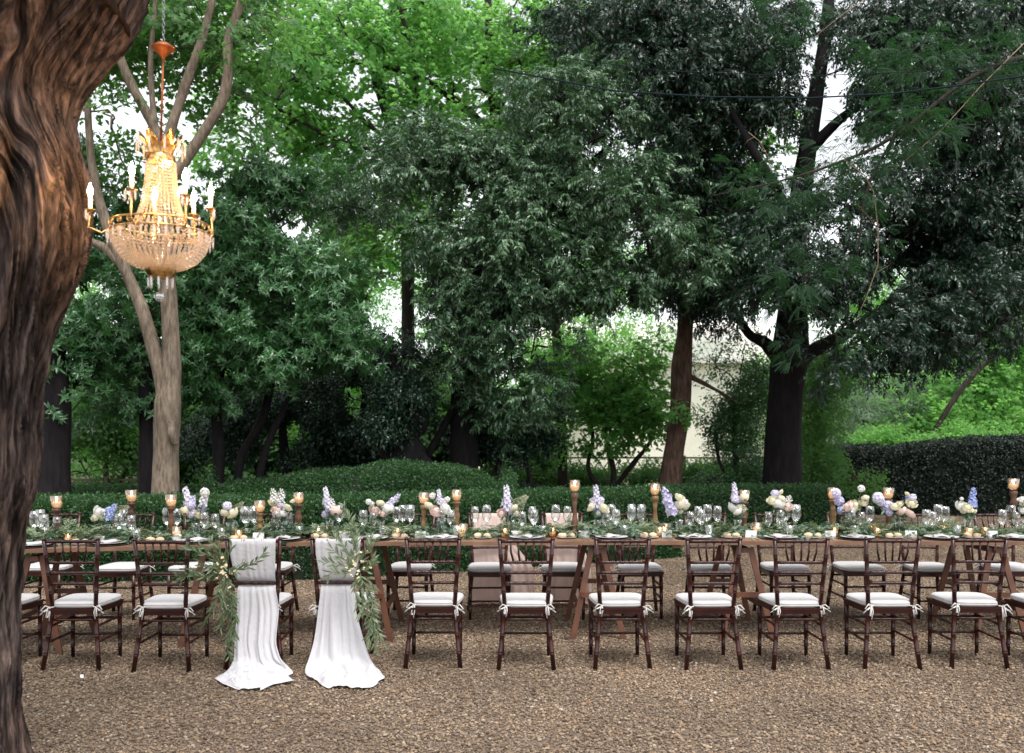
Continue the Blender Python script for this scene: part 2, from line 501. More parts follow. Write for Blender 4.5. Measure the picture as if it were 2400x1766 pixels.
def rot_mats(n, r):
    q = r.normal(size=(n, 4)); q /= np.linalg.norm(q, axis=1)[:, None]
    w, x, y, z = q.T
    return np.stack([np.stack([1 - 2 * (y * y + z * z), 2 * (x * y - z * w), 2 * (x * z + y * w)], 1),
                     np.stack([2 * (x * y + z * w), 1 - 2 * (x * x + z * z), 2 * (y * z - x * w)], 1),
                     np.stack([2 * (x * z - y * w), 2 * (y * z + x * w), 1 - 2 * (x * x + y * y)], 1)], 1)

def yaw_mats(n, r, tilt=.35):
    a = r.uniform(0, 2 * PI, n); b = r.normal(0, tilt, n)
    ca, sa, cb, sb = np.cos(a), np.sin(a), np.cos(b), np.sin(b)
    z = np.zeros(n); o = np.ones(n)
    Rz = np.stack([np.stack([ca, -sa, z], 1), np.stack([sa, ca, z], 1), np.stack([z, z, o], 1)], 1)
    Rx = np.stack([np.stack([o, z, z], 1), np.stack([z, cb, -sb], 1), np.stack([z, sb, cb], 1)], 1)
    return Rz @ Rx

TILE = 1.2
def gravel_tile(i):
    r = np.random.default_rng(50 + i)
    n = 8200
    base = np.array(ICO_V)
    pos = r.uniform(-TILE / 2, TILE / 2, (n, 2))
    s = r.gamma(6, .00100, n).clip(.003, .0145)
    sh = np.stack([s * r.uniform(.8, 1.35, n), s * r.uniform(.7, 1.0, n), s * r.uniform(.45, .75, n)], 1)
    V = base[None] * (1 + r.uniform(-.22, .22, (n, 12, 1))) * sh[:, None, :]
    V = np.einsum('nij,nkj->nki', yaw_mats(n, r), V)
    V[:, :, 0] += pos[:, 0:1]; V[:, :, 1] += pos[:, 1:2]; V[:, :, 2] += (s * .35 + r.uniform(0, .006, n))[:, None]
    F = (np.array(ICO_F)[None] + (np.arange(n) * 12)[:, None, None]).reshape(-1, 3)
    return np_mesh('gravel_tile', V.reshape(-1, 3), F, stone_m)

# ---------------------------------------------------------------- geometry-node scattering
_ngs = {}
def scatter_group(key, srcs):
    if key in _ngs: return _ngs[key]
    ng = bpy.data.node_groups.new('scatter_' + key, 'GeometryNodeTree')
    ng.interface.new_socket('Geometry', in_out='INPUT', socket_type='NodeSocketGeometry')
    ng.interface.new_socket('Geometry', in_out='OUTPUT', socket_type='NodeSocketGeometry')
    n = ng.nodes; l = ng.links
    gi = n.new('NodeGroupInput'); go = n.new('NodeGroupOutput')
    jo = n.new('GeometryNodeJoinGeometry')
    for o in srcs:
        oi = n.new('GeometryNodeObjectInfo'); oi.inputs['Object'].default_value = o; oi.inputs['As Instance'].default_value = False
        gt = n.new('GeometryNodeGeometryToInstance')
        l.new(oi.outputs['Geometry'], gt.inputs[0]); l.new(gt.outputs[0], jo.inputs[0])
    ip = n.new('GeometryNodeInstanceOnPoints'); ip.inputs['Pick Instance'].default_value = True
    def attr(name, t):
        a = n.new('GeometryNodeInputNamedAttribute'); a.data_type = t; a.inputs[0].default_value = name; return a.outputs[0]
    l.new(gi.outputs[0], ip.inputs['Points']); l.new(jo.outputs[0], ip.inputs['Instance'])
    l.new(attr('pick', 'INT'), ip.inputs['Instance Index'])
    er = n.new('FunctionNodeEulerToRotation'); l.new(attr('rot', 'FLOAT_VECTOR'), er.inputs[0]); l.new(er.outputs[0], ip.inputs['Rotation'])
    l.new(attr('scl', 'FLOAT'), ip.inputs['Scale'])
    l.new(ip.outputs[0], go.inputs[0])
    _ngs[key] = ng
    return ng

def scatter(name, key, srcs, pos, rot, scl, mat, parent=None, kind='stuff'):
    n = len(pos)
    me = bpy.data.meshes.new(name)
    me.vertices.add(n); me.vertices.foreach_set('co', np.asarray(pos, np.float32).ravel())
    a = me.attributes.new('rot', 'FLOAT_VECTOR', 'POINT'); a.data.foreach_set('vector', np.asarray(rot, np.float32).ravel())
    a = me.attributes.new('scl', 'FLOAT', 'POINT'); a.data.foreach_set('value', np.asarray(scl, np.float32))
    a = me.attributes.new('pick', 'INT', 'POINT'); a.data.foreach_set('value', rng.integers(0, len(srcs), n).astype(np.int32))
    me.materials.append(mat)
    o = link(name, me, parent, kind)
    md = o.modifiers.new('scatter', 'NODES'); md.node_group = scatter_group(key, srcs)
    return o

def src(me):
    return bpy.data.objects.new('source_' + me.name, me)     # never linked to the scene

tiles = [src(gravel_tile(i)) for i in range(3)]
pts = []; rots = []
for ix in range(-10, 11):
    for iy in range(0, 15):
        x = ix * TILE; y = 3.2 + iy * TILE
        if abs(x) > (y + 1.2) * .58 + 1.3: continue
        pts.append((x, y, 0)); rots.append((0, 0, (ix * 7 + iy * 5 + ix * iy) % 4 * PI / 2))
gv = scatter('gravel', 'gravel', tiles, pts, rots, [1.0] * len(pts), stone_m)
tag(gv, 'brown and grey pea gravel spread over the whole courtyard', 'gravel')

# ================================================================ SPRIGS
def leaf(mb, b, d, up, L, W, fold=.18, bend=.12, mi=0, st=1):
    """a folded leaf: base b, direction d, up vector, length, width"""
    b = Vector(b); d = Vector(d).normalized(); up = Vector(up)
    s = d.cross(up)
    if s.length < 1e-4: s = d.cross(Vector((1, 0, 0)))
    s.normalize(); u = s.cross(d).normalized()
    if st == 1:
        c = b + d * L * .5 - u * L * 0
        tip = b + d * L - u * L * bend * 1.5
        l = b + d * L * .45 + s * W / 2 + u * W * fold; r = b + d * L * .45 - s * W / 2 + u * W * fold
        mb.add([b, r, tip, l, c], [(0, 1, 4), (1, 2, 4), (2, 3, 4), (3, 0, 4)], mi)
    else:
        p = []
        for t, w in ((0, .06), (.28, .85), (.62, .95), (1, .04)):
            c = b + d * L * t - u * L * bend * t * t
            p += [c - s * W / 2 * w + u * W * fold * w, c, c + s * W / 2 * w + u * W * fold * w]
        f = []
        for i in range(3):
            a = i * 3
            f += [(a, a + 1, a + 4, a + 3), (a + 1, a + 2, a + 5, a + 4)]
        mb.add(p, f, mi)

def rv(r, s=1): return Vector((r.uniform(-s, s), r.uniform(-s, s), r.uniform(-s, s)))

def sprig(kind, seed, lm, scale=1.0):
    r = random.Random(seed)
    mb = MB()
    if kind == 'maple':            # flat spray of broad five pointed leaves
        for i in range(12):
            t = r.uniform(.05, .4)
            p = Vector((t, r.uniform(-.16, .16), r.uniform(-.05, .05)))
            a = r.uniform(-1.4, 1.4); up = Vector((r.uniform(-.5, .5), r.uniform(-.5, .5), 1))
            d0 = Vector((math.cos(a), math.sin(a), r.uniform(-.5, .1))).normalized()
            L = r.uniform(.06, .095)
            s = d0.cross(up).normalized(); u = s.cross(d0)
            outl = [(0, 0), (.12, .42), (.38, .52), (.42, .28), (.75, .36), (1, 0), (.75, -.36), (.42, -.28), (.38, -.52), (.12, -.42)]
            vs = [p + d0 * L * x + s * L * y - u * L * .18 * (x * x + abs(y)) for x, y in outl] + [p + d0 * L * .4]
            mb.add(vs, [(k, (k + 1) % 10, 10) for k in range(10)])
        mb.tube([(0, 0, 0), (.2, 0, .01), (.4, .01, -.02)], [.004, .003, .002], 3, 1, False)
    elif kind == 'laurel':         # rosettes of long glossy leaves
        for j, c in enumerate([Vector((.16, 0, 0)), Vector((.02, .07, -.03)), Vector((.05, -.08, .02))]):
            ax = Vector((1, r.uniform(-.5, .5), r.uniform(0, .6))).normalized()
            n = 9 if j == 0 else 6
            for i in range(n):
                a = 2 * PI * i / n + r.uniform(-.5, .5)
                side = ax.cross(Vector((0, 0, 1))).normalized(); u2 = side.cross(ax)
                d = ax * r.uniform(.1, 1.2) + side * math.cos(a) + u2 * math.sin(a)
                leaf(mb, c, d, ax, r.uniform(.075, .15), r.uniform(.024, .040), .15, r.uniform(.1, .5), 0, 2)
        mb.tube([(-.1, 0, 0), (0, 0, 0), (.16, 0, 0)], [.004, .004, .003], 3, 1, False)
    elif kind == 'oak':            # drooping twigs with narrow leaves
        for k in range(3):
            a = r.uniform(-1.0, 1.0); base = Vector((0, 0, 0)); dirv = Vector((math.cos(a), math.sin(a), r.uniform(-.4, .4)))
            pts = [base]
            for i in range(5):
                dirv = (dirv + Vector((0, 0, -.13)) + rv(r, .2)).normalized()
                pts.append(pts[-1] + dirv * .042)
            for i in range(1, 6):
                for s in (-1, 1):
                    sd = dirv.cross(Vector((0, 0, 1))).normalized() * s
                    d = dirv * .7 + sd * r.uniform(.4, 1) + Vector((0, 0, r.uniform(-.8, .3)))
                    leaf(mb, pts[i], d, Vector((r.uniform(-.7, .7), r.uniform(-.7, .7), 1)), r.uniform(.055, .10), r.uniform(.022, .036), .12, .15)
            mb.tube(pts[::2], .0025, 3, 1, False)
    elif kind == 'locust':         # feathery compound leaves
        for k in range(4):
            a = r.uniform(-.9, .9); dirv = Vector((math.cos(a), math.sin(a), r.uniform(-.1, .2))); p = Vector((r.uniform(0, .08), 0, 0))
            for i in range(12):
                dirv = (dirv + Vector((0, 0, -.05))).normalized(); p = p + dirv * .017
                sd = dirv.cross(Vector((0, 0, 1))).normalized()
                for s in (-1, 1):
                    leaf(mb, p, sd * s + dirv * .5 + Vector((0, 0, -.15)), (0, 0, 1), .036 * (1 - abs(i - 5) * .05), .011, .1, .1)
    elif kind == 'box':
        for i in range(16):
            d = Vector((r.uniform(-.6, 1), r.uniform(-1, 1), r.uniform(-1, 1))); p = Vector((r.uniform(0, .05), r.uniform(-.035, .035), r.uniform(-.035, .035)))
            leaf(mb, p, d, rv(r) + Vector((0, 0, .5)), r.uniform(.018, .028), r.uniform(.011, .016), .1, .1)
    elif kind == 'bush':           # mid sized general leaves
        for i in range(16):
            p = Vector((r.uniform(0, .25), r.uniform(-.11, .11), r.uniform(-.09, .09)))
            d = Vector((r.uniform(0, 1), r.uniform(-1, 1), r.uniform(-.8, .3)))
            leaf(mb, p, d, Vector((r.uniform(-.6, .6), r.uniform(-.6, .6), 1)), r.uniform(.05, .085), r.uniform(.03, .045), .12, .15)
    elif kind == 'fringe':         # fine needle like
        for k in range(26):
            p = Vector((r.uniform(0, .25), r.uniform(-.1, .1), r.uniform(-.06, .06)))
            leaf(mb, p, Vector((1, r.uniform(-.9, .9), r.uniform(-.5, .6))), (0, 0, 1), r.uniform(.05, .08), .008, .1, .1)
    me = mb.mesh('sprig_' + kind)
    me.materials.append(lm)
    me.materials.append(bark_mid)
    return src(me)

SPR = {}
def sprigs(kind, lm):
    k = kind + '_' + lm.name
    if k not in SPR:
        SPR[k] = [sprig(kind, 11 * i + len(SPR), lm) for i in range(3)]
    return k, SPR[k]

# ================================================================ TREES
def crown_points(regions, nclump, per, r, csize, scl, droop, holes=()):
    """regions: (px, py, d, rx, ry, rd) in the photograph's proportions; returns clump centres, positions, rotations, scales"""
    vol = np.array([a[3] * a[4] * (a[2] ** 2) * max(a[5], .3) for a in regions]); vol = vol ** .8; vol /= vol.sum()
    C = []; 
    while len(C) < nclump:
        i = r.choice(len(regions), p=vol); px, py, d, rx, ry, rd = regions[i]
        u = r.normal(size=3); u /= np.linalg.norm(u); u *= r.uniform(0, 1) ** .33
        c = D(px + u[0] * rx, py + u[1] * ry, d + u[2] * rd)
        qx = (c.x * FPX / c.y + 1200) / K; qy = (HOR - (c.z - EYE) * FPX / c.y) / K
        if any(((qx - h[0]) / h[2]) ** 2 + ((qy - h[1]) / h[3]) ** 2 < 1 for h in holes): continue
        if c.z < .15: continue
        C.append((c.x, c.y, c.z))
    C = np.array(C)
    n = nclump * per
    cc = np.repeat(C, per, axis=0)
    cs = np.repeat(csize * r.uniform(.6, 1.35, nclump), per)
    u = r.normal(size=(n, 3)); u[:, 2] = u[:, 2] * .9 + .15; u /= np.linalg.norm(u, axis=1)[:, None]
    rad = r.uniform(.25, 1, n) ** .6
    pos = cc + u * (rad * cs)[:, None] * np.array([1, 1, .62])
    if holes:
        qx = (pos[:, 0] * FPX / pos[:, 1] + 1200) / K; qy = (HOR - (pos[:, 2] - EYE) * FPX / pos[:, 1]) / K
        keep = np.ones(n, bool)
        for h in holes:
            wob = 1 + .35 * vnoise(pos[:, 0] * 3, pos[:, 1] * 3, pos[:, 2] * 3)
            keep &= (((qx - h[0]) / h[2]) ** 2 + ((qy - h[1]) / h[3]) ** 2) > wob * .9
        pos = pos[keep]; u = u[keep]; n = len(pos)
    gap = vnoise(pos[:, 0] * 1.7 + 40, pos[:, 1] * .22, pos[:, 2] * 1.7) + .55 * vnoise(pos[:, 0] * 4.3, pos[:, 1] * .5, pos[:, 2] * 4.3 + 9)
    kp = gap > -.34
    pos = pos[kp]; u = u[kp]; n = len(pos)
    yaw = np.arctan2(u[:, 1], u[:, 0]) + r.normal(0, .5, n)
    pitch = droop - u[:, 2] * .6 + r.normal(0, .3, n)
    roll = r.normal(0, .5, n)
    rot = np.stack([roll, pitch, yaw], 1)
    s = scl * r.uniform(.75, 1.3, n)
    ok = pos[:, 2] > .05
    return C, pos[ok], rot[ok], s[ok]

def branches_for(C, skel, r, r0=.012):
    """thin boughs joining every clump to the limbs"""
    mb = MB()
    S = np.array(skel)
    d0 = np.array([np.min(np.linalg.norm(S - c, axis=1)) for c in C])
    for i in np.argsort(d0):
        c = C[i]
        # prefer connections that come from nearer the trunk and from below
        v = c - S
        dist = np.linalg.norm(v, axis=1) + np.maximum(0, -v[:, 2]) * .8
        j = int(np.argmin(dist)); a = S[j]
        L = np.linalg.norm(c - a)
        if L < .08: continue
        m1 = a + (c - a) * .35 + r.normal(0, .06, 3) * L + np.array([0, 0, .10 * L]); m2 = a + (c - a) * .7 + r.normal(0, .06, 3) * L + np.array([0, 0, .08 * L])
        ra = min(.035, r0 * (1 + L * .7))
        mb.tube([a, m1, m2, c], [ra, ra * .8, ra * .6, ra * .35], 5, 0, False)
        S = np.vstack([S, m1[None], m2[None], c[None]])
    return mb

def limb(mb, pts, seg=14, wob=.12, sub=6, fl=.0, seed=0, mi=0):
    """a knobbly tapered stem through pts [(Vector, radius)], ring noise gives it an uneven outline"""
    P0 = [Vector(p) for p, _ in pts]; R = [q for _, q in pts]
    # Catmull-Rom resampling
    out = []; rr = []
    n = len(P0)
    for i in range(n - 1):
        p0 = P0[max(i - 1, 0)]; p1 = P0[i]; p2 = P0[i + 1]; p3 = P0[min(i + 2, n - 1)]
        for k in range(sub):
            t = k / sub
            out.append(.5 * ((2 * p1) + (p2 - p0) * t + (2 * p0 - 5 * p1 + 4 * p2 - p3) * t * t + (3 * p1 - p0 - 3 * p2 + p3) * t ** 3))
            rr.append(R[i] + (R[i + 1] - R[i]) * t)
    out.append(P0[-1]); rr.append(R[-1])
    b = len(mb.v)
    mb.tube(out, rr, seg, mi, True, True)
    for i, p in enumerate(out):
        for k in range(seg):
            idx = b + i * seg + k
            v = Vector(mb.v[idx]); d = v - p
            q = v * (1.6 / max(.05, rr[i]) * .3) 
            f = 1 + wob * float(vnoise(q.x + seed, q.y, q.z * .35)) + fl * math.cos(5 * k * 2 * PI / seg + i * .05)
            mb.v[idx] = tuple(p + d * f)
    return [tuple(p) for p in out]

def tree(name, label, cat, group, stems, bark, regions, kind, lm, nclump, per, csize, scl, droop=.35, holes=(), seed=1, seg=14, wob=.14, br=.012, crown_name='crown'):
    """stems: list of (part name, [(x,y,d,radius in photo px)...])"""
    r = np.random.default_rng(seed)
    x0, y0, d0, _ = stems[0][1][0]
    b = D(x0, y0, d0)
    root = empty(name, label, cat, (b.x, b.y, 0), 0, group)
    inv = Vector((-b.x, -b.y, 0))
    skel = []
    for i, (pn, pts) in enumerate(stems):
        mb = MB()
        pl = [(D(x, y, d) + inv, rad * K * d / FPX) for x, y, d, rad in pts]
        if i == 0:
            p, q = pl[0]
            if p.z > 0.02: pl.insert(0, (Vector((p.x, p.y, -.1)), q * 1.25))
            else: pl[0] = (Vector((p.x, p.y, -.1)), q)
        sk = limb(mb, pl, seg, wob, 6, 0, seed * 3 + i)
        mb.build(pn, bark, root)
        for s in sk:
            skel.append((s[0] - inv.x, s[1] - inv.y, s[2]))
    if regions:
        C, pos, rot, s = crown_points(regions, nclump, per, r, csize, scl, droop, holes)
        low = [k for k in skel if k[2] > 1.2] or skel
        bmb = branches_for(C, low, r, br)
        for i, v in enumerate(bmb.v): bmb.v[i] = (v[0] + inv.x, v[1] + inv.y, v[2])
        o = bmb.build('boughs', bark, root); o['kind'] = 'stuff'
        key, sp = sprigs(kind, lm)
        pos = pos + np.array([inv.x, inv.y, 0])
        scatter(crown_name, key, sp, pos, rot, s, lm, root)
        print('TREE', name, len(pos))
    return root

# --- the great furrowed trunk that fills the left edge
def great_trunk():
    dT = 4.2
    edge = [(-60, 330), (0, 308), (20, 300), (45, 286), (80, 258), (110, 232), (150, 202), (200, 174), (240, 166), (290, 176), (340, 194), (400, 203), (470, 202), (520, 197), (560, 188), (620, 166), (700, 132), (760, 112), (830, 100), (900, 95), (1000, 90), (1080, 80), (1150, 62), (1250, 49), (1400, 45), (1550, 48), (1650, 58), (1750, 85), (1800, 110)]
    rad = [(-60, 330), (0, 300), (80, 260), (150, 225), (240, 205), (400, 215), (560, 205), (700, 180), (830, 165), (1000, 160), (1250, 150), (1550, 150), (1650, 158), (1750, 180), (1800, 200)]
    ey, ex = zip(*edge); ry, rx = zip(*rad)
    NZ, NA = 420, 420
    ys = np.linspace(-60, 1760, NZ)
    e = np.interp(ys, ey, ex); R = np.interp(ys, ry, rx)
    # smooth the outline a little
    k = np.ones(9) / 9
    e = np.convolve(np.pad(e, 4, 'edge'), k, 'valid'); R = np.convolve(np.pad(R, 4, 'edge'), k, 'valid')
    cxp = e - R
    cx = (cxp * K - 1200) * dT / FPX; cz = EYE - (ys * K - HOR) * dT / FPX; Rm = R * K * dT / FPX
    a = np.linspace(0, 2 * PI, NA, endpoint=False)
    A, Zi = np.meshgrid(a, np.arange(NZ))
    Z = cz[Zi]; RR = Rm[Zi]
    ca, sa = np.cos(A), np.sin(A)
    # broad swellings and hollows
    big = fbm(ca * 1.1 + 3, sa * 1.1, Z * .8 + 5, 3) * .10
    # flowing grain: angle warped by height noise, swirling more in the upper part
    up = np.clip((Z - 1.6) / 1.6, 0, 1)
    warp = (.30 + .75 * up) * fbm(ca * 1.3, sa * 1.3, Z * .9, 3) + .12 * fbm(ca * 4, sa * 4, Z * 3.2, 2)
    zw = Z + .25 * up * fbm(ca * 2 + 9, sa * 2, Z * 1.2, 2)
    Aw = A + warp + .25 * up * Z
    fa, fb = np.cos(Aw), np.sin(Aw)
    def ridge(F, zs, o):
        return 1 - 2 * np.abs(vnoise(fa * F + o, fb * F, zw * zs))
    r1 = ridge(4.5, 1.0, 0); r2 = ridge(9.5, 1.8, 31); r3 = ridge(17, 2.6, 57); r4 = ridge(36, 5.5, 91)
    disp = .020 * r1 + .024 * r2 + .019 * np.sign(r3) * np.abs(r3) ** .8 + .011 * r4
    # one deep fold running down the trunk
    fold_c = -1.15 + .45 * np.sin((Z - 2.0) * 1.6) ; df = (A - 2 * PI * (A > PI)) - fold_c
    disp = disp - .075 * np.exp(-(df / .12) ** 2) * np.clip((Z - 1.3) / .5, 0, 1) * np.clip((3.2 - Z) / .4, 0, 1)
    disp = disp + .045 * np.exp(-((df + .25) / .16) ** 2) * np.clip((Z - 1.3) / .5, 0, 1)
    rr = RR * (1 + big) + disp
    X = cx[Zi] + rr * ca; Y = dT + rr * sa
    mx_ = (X * FPX / Y).max(1); tgt = e * K - 1200
    sh = (tgt - mx_) * dT / FPX
    kk = np.ones(41) / 41; sh = np.convolve(np.pad(sh, 20, 'edge'), kk, 'valid')
    X = X + sh[:, None]; cx = cx + sh
    V = np.stack([X, Y, Z], -1).reshape(-1, 3)
    i = np.arange(NZ - 1)[:, None]; j = np.arange(NA)[None]
    j2 = (j + 1) % NA
    F = np.stack([i * NA + j, (i + 1) * NA + j, (i + 1) * NA + j2, i * NA + j2], -1).reshape(-1, 4)
    bx = (cx[-1])
    V = V - np.array([bx, dT, 0])
    me = np_mesh('trunk', V, F, bark_big, True)
    # height attribute for ridge colour
    at = me.attributes.new('ridge', 'FLOAT', 'POINT')
    h = (disp - disp.min()) / (disp.max() - disp.min())
    at.data.foreach_set('value', h.reshape(-1).astype(np.float32))
    fl = me.attributes.new('flow', 'FLOAT_VECTOR', 'POINT')
    fv = np.stack([fa, fb, zw * .16], -1).reshape(-1, 3)
    fl.data.foreach_set('vector', fv.ravel().astype(np.float32))
    root = empty('ancient_tree', 'ancient gnarled tree with a deeply furrowed reddish trunk leaning at the left edge', 'tree', (bx, dT, 0))
    link('trunk', me, root)
    # limb that leaves over the frame, and its crown high above the picture
    mb = MB()
    limb(mb, [(Vector((cx[0] - bx, 0, cz[0] - .05)), Rm[0] * .98), (Vector((cx[0] - bx + .25, .1, cz[0] + .7)), .5), (Vector((cx[0] - bx + 1.2, .4, cz[0] + 1.6)), .3), (Vector((cx[0] - bx + 2.4, .5, cz[0] + 2.2)), .12)], 24, .15, 6, 0, 3)
    mb.build('limb', bark_big, root)
    return root
# bark colour follows the ridges: ridge tops are paler, furrows darker
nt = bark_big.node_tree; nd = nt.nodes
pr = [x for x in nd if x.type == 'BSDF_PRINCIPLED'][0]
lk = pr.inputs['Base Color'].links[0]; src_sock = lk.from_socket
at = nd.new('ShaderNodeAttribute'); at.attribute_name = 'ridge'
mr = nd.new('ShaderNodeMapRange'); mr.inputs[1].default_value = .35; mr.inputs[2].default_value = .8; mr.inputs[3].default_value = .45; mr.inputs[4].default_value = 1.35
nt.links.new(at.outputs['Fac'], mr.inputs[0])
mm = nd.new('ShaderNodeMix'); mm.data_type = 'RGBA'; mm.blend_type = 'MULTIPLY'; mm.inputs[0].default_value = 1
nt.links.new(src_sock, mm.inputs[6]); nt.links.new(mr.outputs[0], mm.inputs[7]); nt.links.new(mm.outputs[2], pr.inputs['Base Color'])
# fine fissures run along the grain
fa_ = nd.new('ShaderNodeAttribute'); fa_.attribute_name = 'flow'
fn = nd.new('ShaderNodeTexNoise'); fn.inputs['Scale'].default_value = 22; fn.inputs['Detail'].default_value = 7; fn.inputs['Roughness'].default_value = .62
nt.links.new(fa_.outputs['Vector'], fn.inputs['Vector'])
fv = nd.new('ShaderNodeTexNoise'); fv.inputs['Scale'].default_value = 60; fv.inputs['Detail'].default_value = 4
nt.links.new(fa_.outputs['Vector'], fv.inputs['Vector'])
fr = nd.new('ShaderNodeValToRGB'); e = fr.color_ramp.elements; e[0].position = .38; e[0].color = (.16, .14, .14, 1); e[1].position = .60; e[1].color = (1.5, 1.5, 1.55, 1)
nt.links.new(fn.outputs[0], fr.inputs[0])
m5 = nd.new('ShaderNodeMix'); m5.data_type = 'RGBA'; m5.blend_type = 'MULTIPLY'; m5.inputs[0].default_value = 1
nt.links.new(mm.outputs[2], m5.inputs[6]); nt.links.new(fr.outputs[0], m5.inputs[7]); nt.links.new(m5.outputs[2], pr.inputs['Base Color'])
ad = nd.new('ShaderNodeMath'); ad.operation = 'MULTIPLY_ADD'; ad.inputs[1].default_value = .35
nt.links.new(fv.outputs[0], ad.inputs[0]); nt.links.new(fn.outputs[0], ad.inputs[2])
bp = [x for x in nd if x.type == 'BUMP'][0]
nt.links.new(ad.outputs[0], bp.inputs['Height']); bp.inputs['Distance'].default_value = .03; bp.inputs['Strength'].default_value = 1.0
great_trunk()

# --- grey forked tree
g11 = 11.5
tree('forked_tree', 'tall grey barked tree with a forked trunk rising behind the chandelier', 'tree', None, [
    ('trunk', [(360, 1180, g11, 34), (361, 1100, g11, 28), (365, 1000, g11, 25), (368, 930, g11, 27), (370, 880, g11, 27), (376, 820, g11, 20), (372, 700, g11, 17), (368, 600, g11, 15.5), (364, 480, g11, 14.5), (362, 400, g11, 14), (361, 320, g11, 13)]),
    ('limb', [(362, 905, g11, 17), (353, 830, g11, 15), (311, 680, g11, 14.5), (268, 575, g11, 13.5), (226, 470, g11, 11), (205, 380, g11, 9), (196, 300, g11, 8), (190, 200, g11, 6)]),
    ('limb', [(361, 325, g11, 13), (325, 255, g11, 10.5), (285, 180, g11, 10), (255, 100, g11, 9), (235, 20, g11, 8), (215, -80, g11, 6)]),
    ('limb', [(361, 325, g11, 12), (385, 250, g11, 11), (420, 150, g11, 10), (448, 70, g11, 9), (470, -20, g11, 8), (490, -120, g11, 6)]),
    ('limb', [(366, 410, g11, 12), (400, 360, g11, 12), (440, 300, g11, 11.5), (485, 225, g11, 11), (500, 160, g11, 11), (500, 90, g11, 10), (530, 0, g11, 9), (560, -100, g11, 6)]),
    ('limb', [(268, 580, g11, 11), (232, 545, g11, 9), (200, 530, g11, 7), (150, 500, g11, 5)]),
    ('limb', [(340, 280, g11, 7), (330, 150, g11 + .1, 5.5), (338, 40, g11 + .2, 5), (345, -60, g11 + .2, 4)]),
    ('stub', [(374, 925, g11 - .12, 7), (377, 950, g11 - .16, 9), (386, 975, g11 - .13, 6)]),
], bark_grey, [(300, 60, 12.6, 190, 110, 1.6), (540, 40, 12.6, 120, 90, 1.4), (215, 220, 12.4, 60, 120, 1.0), (420, 150, 13, 110, 80, .8), (290, 400, 13.5, 90, 90, 1), (520, 260, 13.5, 70, 60, .8)],
    'maple', maple_l, 85, 14, .55, .85, .3, seed=21)
# --- other trees and shrubs -------------------------------------------------
tree('laurel_tree', 'broad leaved evergreen tree with dark trunk just left of the forked grey tree', 'tree', None, [
    ('trunk', [(322, 1120, 12.9, 19), (322, 1000, 12.9, 17), (320, 880, 12.9, 15), (315, 760, 12.9, 12), (300, 660, 13, 8)]),
    ('limb', [(318, 820, 12.9, 9), (240, 760, 13, 7), (170, 720, 13, 4)]),
], bark_dark, [(240, 700, 13, 130, 120, 1.1), (170, 840, 12.9, 70, 80, .7), (420, 780, 13, 90, 120, .9), (300, 560, 13.4, 80, 60, .7), (280, 880, 13.4, 120, 40, .6), (330, 480, 13.6, 80, 60, .6)],
    'laurel', laurel_l, 115, 22, .46, .68, .1, seed=31)
tree('evergreen_magnolia', 'many stemmed magnolia with long glossy leaves in the middle distance, right of the chandelier', 'tree', None, [
    ('trunk', [(478, 1090, 13.4, 14), (480, 990, 13.4, 13), (474, 880, 13.4, 11), (500, 740, 13.4, 9), (540, 600, 13.4, 7)]),
    ('stem', [(520, 1090, 13.6, 10), (530, 1000, 13.6, 9), (575, 920, 13.6, 10), (600, 820, 13.6, 8), (640, 700, 13.6, 5)]),
    ('stem', [(560, 1090, 13.5, 8), (585, 980, 13.5, 8), (630, 880, 13.5, 6), (700, 720, 13.5, 4)]),
], bark_dark, [(560, 470, 13.5, 130, 90, 1.0), (640, 640, 13.2, 170, 130, 1.1), (560, 760, 13.1, 140, 90, .9), (720, 740, 13.3, 100, 90, .9), (500, 600, 13.4, 80, 120, .8), (620, 390, 13.6, 90, 50, .6), (470, 820, 13.2, 70, 60, .6)],
    'laurel', laurel_l, 190, 22, .46, .68, .1, seed=32)

